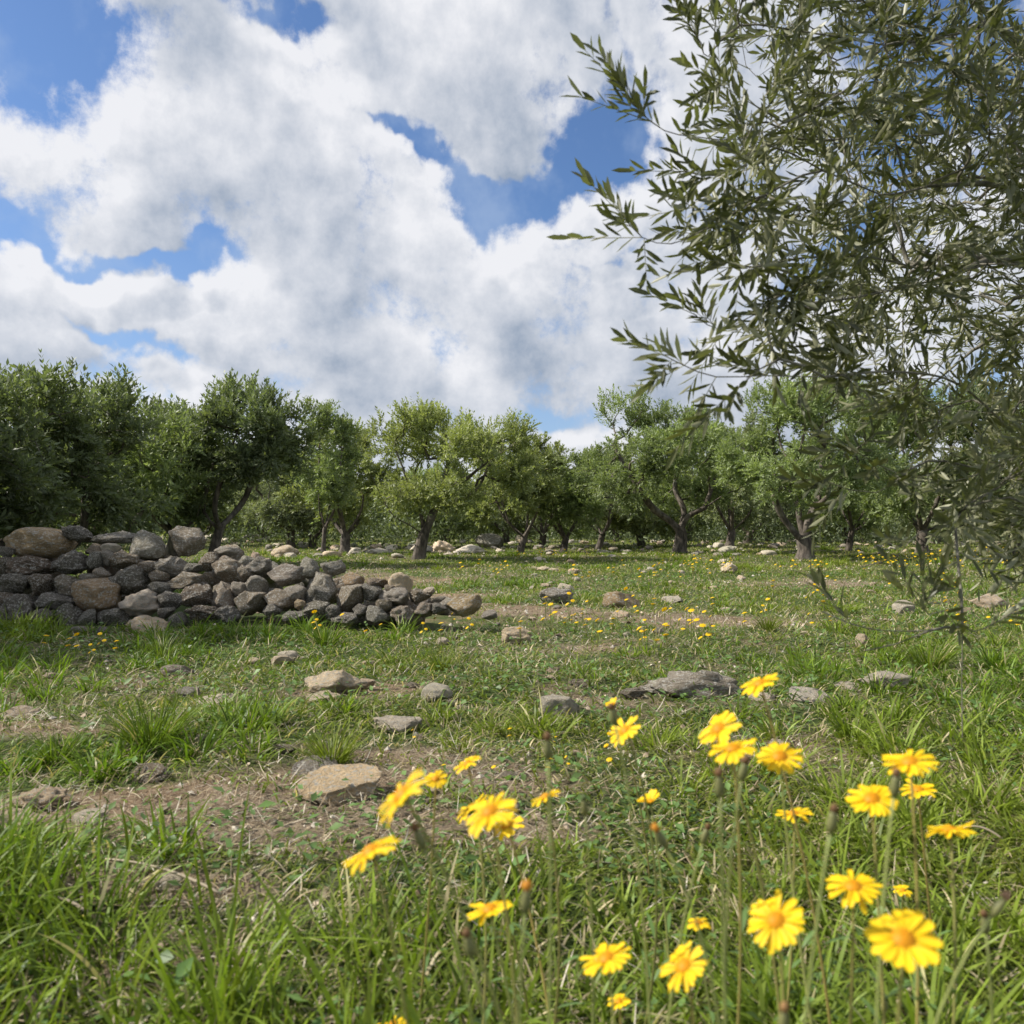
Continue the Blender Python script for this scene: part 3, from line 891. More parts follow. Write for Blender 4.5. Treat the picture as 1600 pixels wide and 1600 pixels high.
# the big tuft in the middle ground and its lesser neighbours, each its own
TUFTS = [(240, 1165, .20, 260, "big spreading grass tuft on the lawn left of the outcrop"), (520, 1195, .13, 200, "dark green tuft behind the orange beige slab"),
         (1200, 985, .15, 120, "spiky tuft beside the reddish bare patch"), (1450, 1045, .20, 200, "leafy tuft under the hanging olive sprig"), (255, 1022, .16, 130, "sunlit tuft at the foot of the heap near its beige stone"),
         (510, 1008, .18, 130, "tall tuft at the foot of the heap middle"), (90, 1190, .12, 120, "tuft on the left edge above the bare soil"), (690, 1045, .12, 120, "compact tuft above the half buried rounded stone")]
for px, py, Lr, nb, lab in TUFTS:
    g0 = ground(px, py); aa = RNG.random(nb) * 6.283; rr_ = RNG.random(nb) ** .5 * Lr * .28
    bx = g0[0] + np.cos(aa) * rr_; by = g0[1] + np.sin(aa) * rr_
    e = blades('grass_tuft', np.stack([bx, by, hgt(bx, by) - .004], -1), Lr * RNG.uniform(.6, 1.15, nb), RNG.uniform(.003, .0052, nb), aa + RNG.normal(0, .35, nb),
               RNG.uniform(.15, .75, nb), RNG.uniform(.3, 1.1, nb), gcol(nb, bx, by, .06), 6, M_grass, lab, "grass tuft", kind=None)

# broad-leaved weeds and clover between the grass
LEAF4 = np.array([(0, 0, 0), (.5, .45, .06), (0, 1, -.06), (-.5, .45, .06), (0, .45, -.02)], float)
LEAF4F = [(0, 1, 4), (4, 1, 2), (0, 4, 3), (4, 2, 3)]
n = 80000
x, y = frame_pts(n, 0.55, 11, 0.6)
wk = fbm(x * 2.4, y * 2.4, 61, 3)
k = (RNG.random(n) < sstep(wk, .40, .62) * (.3 + .7 * gmap(x, y))) & ~in_heap(x, y); x, y = x[k], y[k]; n = len(x)
a = RNG.random(n) * 6.283; el_ = RNG.uniform(-.15, .7, n); Ln = RNG.uniform(.009, .028, n) * (1 + .07 * y)
D = np.stack([np.cos(a) * np.cos(el_), np.sin(a) * np.cos(el_), np.sin(el_)], -1)
S_ = np.stack([np.sin(a), -np.cos(a), RNG.normal(0, .35, n)], -1)
Nn = np.cross(S_, D)
big_ = RNG.random(n) < .08; Ln = Ln * np.where(big_ & (y < 3.5), 1.35, 1); el_ = np.where(big_, el_ + .25, el_)
O = np.stack([x, y, hgt(x, y) + RNG.random(n) ** 2 * .06], -1)
cw = (np.array([.10, .18, .045]) * (0.7 + .7 * RNG.random((n, 1))) + np.array([.03, .03, .01]) * RNG.random((n, 1)))
tag(obj('ground_weeds', inst('ground_weeds', LEAF4, LEAF4F, O, S_ * (Ln * .55)[:, None], D * Ln[:, None], Nn * Ln[:, None], cw, M_weed)), "small leafy weeds and clover between the grass", "weeds", kind='stuff')
# straw and dead stalks lying about
n = 105000
x, y = frame_pts(n, 0.55, 13, 0.55)
k = (RNG.random(n) < .30 + .9 * (1 - gmap(x, y)) ** 1.0) & ~in_heap(x, y); x, y = x[k], y[k]; n = len(x)
cs_ = np.array([(.52, .44, .29), (.38, .29, .18), (.62, .56, .44), (.22, .16, .10)])[RNG.integers(0, 4, n)] * (0.75 + .4 * RNG.random((n, 1)))
blades('dead_grass_litter', np.stack([x, y, hgt(x, y) + .004 + .014 * RNG.random(n)], -1), RNG.uniform(.02, .075, n) * (1 + .04 * y), RNG.uniform(.0012, .003, n) * (1 + .14 * y), RNG.random(n) * 6.283,
       RNG.uniform(.9, 1.5, n), RNG.uniform(-.6, 1.6, n), cs_, 4, M_straw, "dry curled straw and dead stalks lying on the soil", "straw", kind='stuff')
# fallen twigs in the foreground
TW = [((170, 1382), (350, 1425), "long pale dry stalk lying in the front left grass"), ((60, 1445), (150, 1462), "short pale dry stalk at the lower left"),
      ((1500, 1330), (1560, 1335), "pale dry stalk lying in the grass at the right edge")]
for (a_, b_, lab) in TW:
    p0 = ground(*a_); p2 = ground(*b_); p0[2] += .05; p2[2] += .035; p1 = (p0 + p2) / 2 + np.array([0, .01, .02])
    V_, f_ = tube(bez(p0, p1, p2, 14), np.linspace(.0018, .0028, 14), 6, True, .2, 3)
    tag(obj('dry_stalk', join([(V_, f_, (.40, .33, .23))], 'dry_stalk', M_straw)), lab, 'stalk')

# ------------------------------------------------------------------ daisies
YEL = np.array([.92, .65, .012]); ORG = np.array([.74, .32, .010]); STEM = np.array([.25, .28, .09])


def frame_of(nv):
    nv = unit(nv); ref = np.array([0, 0, 1.0]) if abs(nv[2]) < .93 else np.array([0, 1.0, 0])
    u = unit(np.cross(ref, nv)); return u, np.cross(nv, u), nv


def daisy(px, py, dia, alpha, asp, label, np_=17, size=None, closed=0.0, seed=0, stem_to=None, grp="yellow daisies in the foreground"):
    rs = np.random.default_rng(seed + 500)
    D = size or (0.042 if dia > 52 else 0.034 if dia > 40 else .026)
    dia = dia * .92; np_ = int(np_ * 1.35)
    d = D * F / dia
    c = at(px, py, d)
    al = R(alpha); s_ = math.sqrt(max(0, 1 - asp ** 2))
    vw = unit(np.array([0, 0, H]) - c); rt_ = unit(np.cross(vw, np.array([0, 0, -1.0]))); up_ = np.cross(rt_, -vw)
    up_ = up_ if up_[2] > 0 else -up_
    rt_ = rt_ if rt_[0] > 0 else -rt_
    nv = unit((-math.sin(al) * rt_ + math.cos(al) * up_) * s_ + vw * asp)
    gx_ = c[0] + rs.uniform(-.05, .06) - .10 * nv[0]; gy_ = c[1] + rs.uniform(-.02, .10)
    if stem_to is not None: gx_ = c[0] + stem_to
    base = np.array([gx_, gy_, float(hgt(gx_, gy_)) - .01])
    root = empty('daisy', base, label, 'flower', grp)
    u, v, n_ = frame_of(nv)
    def W(P): return np.asarray(P) - base
    # stem
    p0 = base; p2 = c - n_ * D * .14
    mid = p2 - n_ * (.35 * np.linalg.norm(p2 - p0)) * .6 + (p0 - p2) * .30
    mid[2] = max(mid[2], p0[2] + .05)
    V_, f_ = tube(W(bez(p0, mid, p2, 16)), np.linspace(.0016, .0011, 16), 7, True, .15, seed)
    cst = STEM * rs.uniform(.8, 1.35); cst = cst * np.array([1 + .5 * rs.random(), 1, 1])
    sparts = [(V_, f_, cst)]
    for tq in rs.uniform(.12, .62, 4):
        i0 = int(tq * 15); pl_ = V_[i0 * 7:(i0 + 1) * 7].mean(0); aq = rs.uniform(0, 6.28)
        hd = unit(np.array([math.cos(aq), math.sin(aq), rs.uniform(.5, 1.4)])); sd_ = unit(np.cross(hd, [0, 0, 1.0])); Lq = rs.uniform(.03, .065)
        cpts = [pl_ + hd * Lq * t - np.array([0, 0, .35 * Lq * t * t]) for t in (0, .35, .7, 1)]
        Vq = np.array([cpts[0], cpts[1] + sd_ * .0028, cpts[1] - sd_ * .0028, cpts[2] + sd_ * .0024, cpts[2] - sd_ * .0024, cpts[3]])
        sparts.append((Vq, [(0, 1, 2), (1, 3, 4, 2), (3, 5, 4)], np.array([.10, .17, .045])))
    obj('stem', join(sparts, 'stem', M_stem), root)
    # green calyx cup under the head
    prof = [(0.0014, -.15), (.10 * D, -.13), (.17 * D, -.07), (.19 * D, -.015), (.15 * D, .0)]
    V_ = []; K = 12
    for r_, z_ in prof:
        for j in range(K):
            an = j * 2 * math.pi / K; w_ = r_ * (1 + .06 * math.cos(an * 6))
            V_.append(c + u * math.cos(an) * w_ + v * math.sin(an) * w_ + n_ * z_ * D)
    f_ = [(i * K + j, i * K + (j + 1) % K, (i + 1) * K + (j + 1) % K, (i + 1) * K + j) for i in range(len(prof) - 1) for j in range(K)]
    obj('calyx', join([(W(V_), f_, (.13, .17, .05))], 'calyx', M_stem), root)
    # flower head: the orange disc of florets, petals as its sub-parts
    K = 22; V_ = [c + n_ * D * .075]; f_ = []; rings_ = 7
    for i in range(1, rings_ + 1):
        r_ = D * .165 * i / rings_
        for j in range(K):
            an = (j + .5 * (i % 2)) * 2 * math.pi / K
            z_ = D * (.075 * (1 - (i / rings_) ** 2.2)) + (D * .010 if (i + j) % 2 else -D * .004) + .001
            V_.append(c + u * math.cos(an) * r_ + v * math.sin(an) * r_ + n_ * z_)
    for j in range(K):
        f_.append((0, 1 + j, 1 + (j + 1) % K))
        for i in range(rings_ - 1):
            a0 = 1 + i * K
            f_.append((a0 + j, a0 + K + j, a0 + K + (j + 1) % K, a0 + (j + 1) % K))
    head = obj('flower_head', join([(W(V_), f_, ORG)], 'flower_head', M_petal), root)
    for q in range(np_):
        an = (q + rs.uniform(-.18, .18)) * 2 * math.pi / np_
        R_ = u * math.cos(an) + v * math.sin(an); T_ = -u * math.sin(an) + v * math.cos(an)
        Lp = D * .39 * rs.uniform(.86, 1.08); Wd = D * (2.45 / np_) * rs.uniform(.85, 1.15)
        lift = rs.normal(.12, .14) + closed; droop = rs.uniform(.0, .7) * (1 - closed * .5)
        lay = (q % 2) * .0006
        V_ = []
        rowsP = 6
        for i in range(rowsP + 1):
            t = i / rowsP
            wv = Wd * (0.42 + .78 * math.sin(min(1, t * 1.15) * math.pi * .52)) * (1 if t < .86 else 1 - (t - .86) * 3.2) * .5
            el_ = lift - droop * t
            rad_ = D * .14 + Lp * t * math.cos(closed * 1.0 * (1 if t > 0 else 0)) ; zz = Lp * (lift * t - droop * t * t * .6) + lay
            for j, sgn in enumerate((-1, -.5, 0, .5, 1)):
                notch = (.02 * Lp if (i == rowsP and j in (1, 3)) else 0)
                V_.append(c + R_ * (rad_ + notch) + T_ * (sgn * wv) + n_ * (zz + Wd * .16 * (abs(sgn) - .4)))
        f_ = [(i * 5 + j, i * 5 + j + 1, (i + 1) * 5 + j + 1, (i + 1) * 5 + j) for i in range(rowsP) for j in range(4)]
        cp = YEL * (0.90 + .16 * rs.random())
        cc_ = np.array([cp * (0.86 + .14 * min(1, (i // 5) / 3)) * np.array([1, .90 + .10 * (i // 5) / rowsP, 1]) for i in range(len(V_))])
        obj('petal', join([(W(V_), f_, cc_)], 'petal', M_petal), head)
    return root


DZ = [(1405,1460,112,0,.78,14,"large front daisy facing the camera at the lower right"), (1328,1380,84,4,.55,18,"daisy seen from above just up and left of the largest one"),
 (1208,1432,92,22,.80,17,"broad open daisy left of the largest one, tilted up"), (1358,1245,78,6,.62,17,"left daisy of the close group of three at the right"),
 (1417,1188,80,12,.48,18,"topmost daisy of the close group of three at the right"), (1430,1231,54,5,.42,14,"smaller lower daisy of the group of three at the right"),
 (1478,1294,76,12,.16,16,"daisy seen edge on near the right edge, petals spread thin"), (1237,1269,58,5,.26,15,"daisy seen edge on below the round one in the middle"),
 (1216,1180,72,0,.66,20,"round full daisy right of the stacked pair"), (1143,1168,78,12,.38,16,"lower daisy of the stacked pair, seen from the side"),
 (1120,1137,74,38,.55,15,"upper daisy of the stacked pair, tilted to the left"), (1185,1067,66,24,.32,14,"topmost daisy of all, near the end of the layered rock"),
 (975,1140,60,42,.40,15,"daisy standing alone in front of the left end of the ledge"), (765,1265,88,22,.50,22,"big full daisy at the front of the left hand cluster"),
 (738,1258,58,30,.18,16,"thin edge on daisy peeping behind the big left one"), (792,1287,58,26,.45,12,"ragged small daisy under the big left one"),
 (852,1242,52,24,.16,15,"edge on daisy right of the left hand cluster"), (628,1240,104,52,.22,20,"steeply tilted daisy turned away to the left"),
 (682,1215,36,0,.75,13,"small daisy with a dark hollow centre beside the tilted one"), (730,1191,48,26,.2,14,"small side on daisy above the left hand cluster"),
 (580,1326,94,30,.24,18,"long looking edge on daisy, lowest left above the tall grass"), (765,1415,78,16,.34,15,"low daisy in the grass at the bottom middle"),
 (945,1490,84,24,.42,16,"daisy low in the grass left of the bottom pair's tilted one"), (1065,1502,82,36,.62,18,"tilted open daisy in the bottom grass right of centre"),
 (615,1592,58,8,.30,15,"daisy cut by the bottom edge of the photo"), (1088,1436,38,0,.5,9,"little ragged yellow bloom in the grass at bottom centre"),
 (965,1556,38,10,.5,9,"little pale yellow bloom below the bottom daisies"), (1405,1386,28,0,.5,8,"tiny yellow bloom behind the stem of the trio")]
for i, (px, py, dia, al, asp, npt, lab) in enumerate(DZ):
    daisy(px, py, dia, al, asp, lab, npt, seed=i, stem_to=(0.002 if i in (0, 1) else None))
# half open ones
daisy(1014, 1250, 42, 15, .3, "half open daisy with few petals left of the buds", 6, .034, .5, 60)
daisy(957, 1100, 24, 30, .4, "tiny wilting yellow bloom at the left end of the ledge", 5, .024, .6, 61)


def bud(px, py, hpx, ang, tipc, label, dd=None, seed=0):
    rs = np.random.default_rng(seed + 900)
    d = dd or .020 * F / hpx
    Lb = hpx / F * d; c = at(px, py, d)
    ax = unit(np.array([math.sin(R(ang)), -.15, math.cos(R(ang))]))
    gx_ = c[0] - ax[0] * .12 + rs.uniform(-.02, .02); gy_ = c[1] + rs.uniform(0, .06)
    base = np.array([gx_, gy_, float(hgt(gx_, gy_)) - .01])
    root = empty('daisy_bud', base, label, 'flower bud', "closed daisy buds in the foreground")
    p2 = c - ax * Lb * .5
    V_, f_ = tube(bez(base, p2 - ax * .16, p2, 14) - base, np.linspace(.0014, .0010, 14), 6, True, .15, seed)
    obj('stem', join([(V_, f_, STEM * rs.uniform(.9, 1.3))], 'stem', M_stem), root)
    r_ = Lb * np.array([.05, .14, .18, .165, .125, .09]); z_ = np.linspace(-.5, .30, 6) * Lb
    V_, f_ = tube(np.array([c + ax * z for z in z_]) - base, r_, 10, True, .12, seed)
    cal = obj('calyx', join([(V_, f_, (.19, .19, .075))], 'calyx', M_stem), root)
    V_, f_ = tube(np.array([c + ax * z for z in np.linspace(.28, .55, 4) * Lb]) - base, Lb * np.array([.11, .14, .13, .05]), 9, True, .35, seed)
    obj('bud_tip', join([(V_, f_, tipc)], 'bud_tip', M_petal), root)


BR = (.20, .11, .05); OG = (.62, .27, .03)
for i, b in enumerate([(855,1165,44,-3,BR,"brown tipped bud standing alone above the bare soil"), (1122,1222,48,-4,BR,"closed bud below the stacked pair of daisies"),
    (1297,1277,48,6,BR,"closed bud between the edge on daisy and the trio"), (1030,1304,44,-28,OG,"orange tipped bud leaning left below the half open daisy"),
    (656,1304,46,-22,BR,"brown tipped bud leaning left beneath the tilted daisy"), (822,1398,54,4,OG,"green bud with orange fleck right of the low daisy"),
    (733,1468,48,-12,BR,"dark bud left of the low daisy's stem"), (957,1116,36,-14,BR,"bud beside the lone daisy before the ledge"),
    (1395,1222,46,3,BR,"brown bud tucked under the topmost daisy of the trio"), (1555,1408,46,30,(.45,.27,.15),"withered pinkish seed head leaning right near the right edge"),
    (1532,1436,40,-10,BR,"small brown withered head beside the pinkish seed head"), (1220,1582,50,0,(.35,.20,.08),"blurred brown bud at the bottom edge"),
    (1160,1200,40,8,BR,"bud just under the lower daisy of the pair"), (912,1256,34,-6,(.12,.16,.06),"all green bud left of the half open daisy"),
    (1375,1560,30,0,(.10,.15,.05),"little green bud beneath the largest daisy"), (1100,1300,34,14,BR,"slim bud deep in the grass below the pair")]):
    bud(*b, seed=i)

# the many small yellow flowers of the meadow, single meshes
def small_flower_mesh(seed, k):
    rs = np.random.default_rng(seed); parts = []
    for q in range(k):
        hx, hy = rs.uniform(-.03, .03, 2) * (q > 0); hz = rs.uniform(.09, .17)
        c = np.array([hx, hy, hz]); nv = unit(np.array([rs.normal(-.3, .3), rs.normal(-.1, .3), 1]))
        u, v, n_ = frame_of(nv)
        V_, f_ = tube(bez(np.array([0, 0, -.01]), np.array([hx * .3, hy * .3, hz * .6]), c, 5), [.0016] * 5, 4)
        parts.append((V_, f_, STEM))
        P = [c + n_ * .004]; P += [c + (u * math.cos(a) + v * math.sin(a)) * (.016 if j % 2 else .012) - n_ * .001 for j, a in enumerate(np.arange(14) * 2 * math.pi / 14)]
        parts.append((np.array(P), [(0, 1 + j, 1 + (j + 1) % 14) for j in range(14)], np.array([.80, .52, .01])))
    return join(parts, 'meadow_flower', M_petal)


SF = [small_flower_mesh(s, k) for s, k in ((1, 1), (2, 2), (3, 1), (4, 3), (5, 2))]
rs = random.Random(17)
def flowers(n, pxr, pyr, lab, grp, scl=1.0, clump=0):
    cs_ = [(rs.uniform(*pxr), rs.uniform(*pyr)) for _ in range(clump)] if clump else None
    for q in range(n):
        if cs_:
            c = rs.choice(cs_); px = c[0] + rs.gauss(0, 44); py = min(max(c[1] + rs.gauss(0, 5), pyr[0]), pyr[1])
        else: px, py = rs.uniform(*pxr), rs.uniform(*pyr)
        g0 = ground(px, py)
        ki = rs.randrange(5); o = obj('meadow_flower', SF[ki]); o.location = [float(v) for v in g0]; o.rotation_euler = (0, 0, rs.uniform(-.7, .7))
        s_ = scl * rs.uniform(.75, 1.3); o.scale = (s_, s_, s_ * rs.uniform(.8, 1.1))
        tag(o, (('single ', 'twin stemmed ', 'single ', 'three headed ', 'twin stemmed ')[ki]) + lab, 'flower', grp)
flowers(75, (1080, 1600), (878, 902), "small yellow flower in the bright band beneath the right hand olives", "yellow flowers beneath the right hand olives", 1.2, 16)
flowers(40, (740, 1100), (874, 915), "small yellow flower in the grass between the centre olives and the tan boulder", "yellow flowers beyond the tan boulder", 1.1, 12)
flowers(36, (860, 1150), (958, 1040), "small yellow flower in the grass around the reddish bare patch", "yellow flowers around the bare patch", 1.0, 12)
flowers(14, (480, 760), (965, 1010), "small yellow flower standing before the low end of the heap", "yellow flowers before the heap end", .95, 5)
flowers(6, (0, 160), (1018, 1040), "small yellow flower before the heap at the left edge", "yellow flowers at the left edge", .8, 3)
flowers(24, (1180, 1600), (915, 1010), "small yellow flower scattered in the right hand meadow", "yellow flowers of the right hand meadow", .9)
flowers(12, (640, 1000), (1160, 1240), "tiny yellow flower low in the foreground turf", "tiny yellow flowers in the foreground turf", .45)

# ------------------------------------------------------------------ olive trees
LT = np.array([(0, 0, 0), (.5, .42, .05), (0, 1, -.05), (-.5, .42, .05)], float); LTF = [(0, 1, 2, 3)]
LN = np.array([(0, 0, 0), (.40, .25, .02), (0, .28, -.01), (-.40, .25, .02), (.47, .68, .02), (0, .68, -.02), (-.47, .68, .02), (0, 1, -.03)], float)
LNF = [(0, 1, 2), (0, 2, 3), (1, 4, 5, 2), (2, 5, 6, 3), (4, 7, 5), (5, 7, 6)]


def skeleton(limbs, targets, step, rng, minz=0.0, w_len=0.18):
    """limbs: list of (points, parent limb index or -1); targets joined to the nearest limb by bowed paths"""
    P = []; par = []; plen = []; dirs = []
    lim_nodes = []
    for pts, pi in limbs:
        pts = catmull(pts, step); ids = []
        for i, p in enumerate(pts):
            if i == 0 and pi >= 0:
                c = np.array([P[q] for q in lim_nodes[pi]]); q = lim_nodes[pi][int(np.argmin(np.linalg.norm(c - p, axis=1)))]
                ids.append(q); continue
            pr = ids[-1] if ids else -1
            P.append(p); par.append(pr)
            plen.append(0 if pr < 0 else plen[pr] + np.linalg.norm(p - P[pr]))
            dirs.append(unit(p - P[pr]) if pr >= 0 else np.array([0, 0, 1.0])); ids.append(len(P) - 1)
        lim_nodes.append(ids)
    ok = [i for i in range(len(P)) if P[i][2] > minz]
    root = P[0]
    order = np.argsort([np.min(np.linalg.norm(np.array([P[i] for i in ok]) - t, axis=1)) for t in targets])
    AP = np.zeros((len(P) + len(targets) * 40, 3)); AP[:len(P)] = P; okm = np.zeros(len(AP), bool); okm[ok] = True
    LL = np.zeros(len(AP)); LL[:len(P)] = plen
    tips = []
    for ti in order:
        t = targets[ti]; n0 = len(P)
        idx = np.nonzero(okm[:n0])[0]
        dd = np.linalg.norm(AP[idx] - t, axis=1)
        q = idx[int(np.argmin(dd + w_len * LL[idx]))]
        dist = np.linalg.norm(AP[q] - t)
        ns = max(2, int(dist / step))
        if n0 + ns > len(AP): break
        ctrl = AP[q] + dirs[q] * dist * .35 + np.array([0, 0, .12 * dist]) + rng.normal(0, .07 * dist, 3)
        path = bez(AP[q], ctrl, t, ns + 1)[1:]
        path[:-1] += rng.normal(0, .012, (len(path) - 1, 3)) * min(1, dist)
        pr = q
        for p in path:
            P.append(p); par.append(pr); dirs.append(unit(p - AP[pr])); k = len(P) - 1
            AP[k] = p; okm[k] = True; LL[k] = LL[pr] + np.linalg.norm(p - AP[pr]); pr = k
        tips.append(pr)
    return AP[:len(P)].copy(), np.array(par), np.array(tips), np.array(dirs)


def wood(P, par, tip_r, base_r, expo=2.3, rough=.12, flare=True, seed=0, cap=None):
    n = len(P); kids = [[] for _ in range(n)]
    for i in range(n):
        if par[i] >= 0: kids[par[i]].append(i)
    r = np.zeros(n)
    for i in range(n - 1, -1, -1):
        r[i] = max(tip_r, sum(r[c] ** expo for c in kids[i]) ** (1 / expo)) if kids[i] else tip_r
    sc_ = base_r / r[0]
    r = tip_r + (r - tip_r) * (base_r - tip_r) / max(r[0] - tip_r, 1e-6)
    if cap is not None: r = np.minimum(r, cap)
    parts = []; stack = [(0, -1)]
    while stack:
        s, pr = stack.pop()
        ch = [s] if pr < 0 else [pr, s]
        while kids[ch[-1]]:
            ks = sorted(kids[ch[-1]], key=lambda c: -r[c])
            for c in ks[1:]: stack.append((c, ch[-1]))
            ch.append(ks[0])
        if len(ch) < 2: continue
        rr = r[ch].copy()
        if pr >= 0: rr[0] = min(r[pr] * .85, rr[1] * 1.25)
        if pr < 0 and flare:
            z = P[ch][:, 2] - P[0][2]; rr = rr * (1 + .55 * np.exp(-np.maximum(z, 0) / .16))
        k = 12 if rr[0] > .06 else 8 if rr[0] > .02 else 5 if rr[0] > .008 else 4
        V_, f_ = tube(P[ch], rr, k, False, rough if rr[0] > .02 else 0, seed + s % 13)
        parts.append((V_, f_, (1, 1, 1)))
    return parts, r


def leaves(S, D, Ln, nl, leafL, leafW, rng, cols_, T=LT, TF=LTF, ang=(.5, 1.1), name='crown', upmix=.35, sag=.12):
    """twigs at S along D with pairs of opposite leaves"""
    N = len(S); D = unit(D)
    t = (np.arange(nl // 2) + .6) / (nl // 2)
    rnd = unit(rng.normal(0, 1, (N, 3))); U = unit(np.cross(D, rnd)); W_ = np.cross(D, U)
    O = []; DD = []; NN = []
    for j, tj in enumerate(t):
        p = S + D * (Ln * tj)[:, None] + np.array([0, 0, -1.0]) * (Ln * sag * tj * tj)[:, None]
        ph = j * 1.571 + rng.normal(0, .4, N)
        rad = U * np.cos(ph)[:, None] + W_ * np.sin(ph)[:, None]
        for sg in (1, -1):
            a = rng.uniform(*ang, N) * (1.05 - .45 * tj)
            d = D * np.cos(a)[:, None] + rad * (sg * np.sin(a))[:, None]
            nn = D * np.sin(a)[:, None] - rad * (sg * np.cos(a))[:, None]
            nn = nn + np.array([0, 0, 1.0]) * upmix + rng.normal(0, .22, (N, 3))
            nn = unit(nn - d * np.sum(nn * d, 1, keepdims=True))
            O.append(p); DD.append(d); NN.append(nn)
    O = np.concatenate(O); DD = np.concatenate(DD); NN = np.concatenate(NN); M = len(O)
    keep = rng.random(M) < .93
    O, DD, NN = O[keep], DD[keep], NN[keep]
    C = np.tile(cols_, (2 * len(t), 1))[keep]; M = len(O)
    Lr = leafL * rng.uniform(.7, 1.2, M)
    X = np.cross(DD, NN)
    C = C * (.75 + .5 * rng.random((M, 1)))
    return O, X * (Lr * leafW / leafL * rng.uniform(.8, 1.2, M))[:, None], DD * Lr[:, None], NN * Lr[:, None], C


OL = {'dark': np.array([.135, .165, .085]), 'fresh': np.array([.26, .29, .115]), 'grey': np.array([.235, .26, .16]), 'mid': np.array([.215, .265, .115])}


def crown_targets(cx, cy, cz, rx, ry, rz, n, rng, lumps=12, skirt=0):
    L_ = []
    for k in range(lumps):
        a = k * 2 * math.pi / lumps + rng.uniform(-.3, .3); e = rng.uniform(-.95, -.1) if k % 2 else rng.uniform(0, 1.15)
        L_.append((np.array([math.cos(a) * math.cos(e) * rx * .68, math.sin(a) * math.cos(e) * ry * .68, math.sin(e) * rz * rng.uniform(.55, .85)]), rng.uniform(.24, .42)))
    L_.append((np.array([0, 0, rz * .35]), .5))
    out = []
    while len(out) < n:
        c, r_ = L_[rng.integers(len(L_))]
        v = unit(rng.normal(0, 1, 3)) * rng.random() ** .45 * r_
        p = c + v * np.array([rx, ry, rz])
        if p[2] < -rz * .95: continue
        out.append(p)
    return np.array(out) + np.array([cx, cy, cz])


def olive(name, x, y, height, rx, clear, n_t, ntw, seed, tone, label, limbs=None, base_r=.14, leafL=.062, leafW=.019, group=None, nl=14, dens_tw=.24, ry=None, gz=None, crown_c=(0, 0)):
    rng = np.random.default_rng(seed)
    z0 = float(hgt(x, y)) - .04 if gz is None else gz
    root = empty(name, (x, y, z0), label, 'olive tree', group)
    base_r *= .74; rz = (height - clear) / 2; cz = clear + rz
    tg = crown_targets(crown_c[0], crown_c[1], cz, rx, ry or rx * .95, rz, int(n_t * .85), rng)
    if limbs is None:
        fz = min(.62, clear * rng.uniform(.6, .9) + .12); lx, ly = rng.uniform(-.15, .15, 2)
        limbs = [([(0, 0, 0), (lx * .4, ly * .4, fz * .5), (lx, ly, fz)], -1)]
        m = int(rng.integers(3, 5)); a0 = rng.uniform(0, 6.28)
        for k in range(m):
            a = a0 + k * 2 * math.pi / m + rng.uniform(-.3, .3); q = rng.uniform(.30, .48)
            e = np.array([math.cos(a) * rx * q + crown_c[0], math.sin(a) * rx * q + crown_c[1], cz + rng.uniform(-.35, .15) * rz])
            b = np.array([lx, ly, fz])
            mid = b + (e - b) * .5 + np.array([math.cos(a) * .1, math.sin(a) * .1, -.10 * height * .3]) + rng.normal(0, .07, 3)
            limbs.append(([b, mid, e], 0))
    P, par, tips, dirs = skeleton(limbs, tg, .13, rng, minz=clear * .55)
    parts, r = wood(P, par, .0045, base_r, 1.75, .16, True, seed)
    tr = obj('trunk', join(parts, 'trunk', M_bark), root)
    # leafy shoots round every branch end, more and longer ones on the upper side
    S = []; D = []; top_z = cz + rz * .45
    for ti in tips:
        p = P[ti]; out = unit(np.array([p[0] - crown_c[0], p[1] - crown_c[1], (p[2] - cz) * 1.1]) + 1e-3)
        k = ntw
        s = np.repeat(p[None], k, 0) + rng.normal(0, .055, (k, 3))
        back = rng.integers(0, 4, k); cur = np.array([P[max(par[ti], 0)] if b == 1 else P[ti] for b in back]); s = (s + cur) / 2
        d = unit(rng.normal(0, .75, (k, 3)) + out * .55 + np.array([0, 0, .45]))
        S.append(s); D.append(d)
    thin = np.nonzero((r < .017) & (P[:, 2] > clear * .8))[0]
    thin = thin[rng.random(len(thin)) < min(1, 950 / max(len(thin), 1))]
    S.append(P[thin] + rng.normal(0, .03, (len(thin), 3))); D.append(unit(rng.normal(0, 1, (len(thin), 3)) + np.array([0, 0, .3])))
    S = np.concatenate(S); D = np.concatenate(D); N = len(S)
    up = S[:, 2] > top_z
    D[up & (rng.random(N) < .6)] += np.array([0, 0, 1.3])
    Ln = dens_tw * rng.uniform(.6, 1.25, N) * np.where(up, 1.4, 1)
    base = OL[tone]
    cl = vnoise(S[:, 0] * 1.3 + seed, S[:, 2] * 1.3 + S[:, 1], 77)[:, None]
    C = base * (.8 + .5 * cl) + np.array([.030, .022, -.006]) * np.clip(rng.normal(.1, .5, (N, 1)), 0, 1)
    O, X, Y, Z, C = leaves(S, D, Ln, 12, leafL * 1.22, leafW * 1.4, rng, C)
    obj('crown', inst('crown', LT, LTF, O, X, Y, Z, C, M_grove), root)
    return root


def sx(px, d): return (px - 800) / F * d

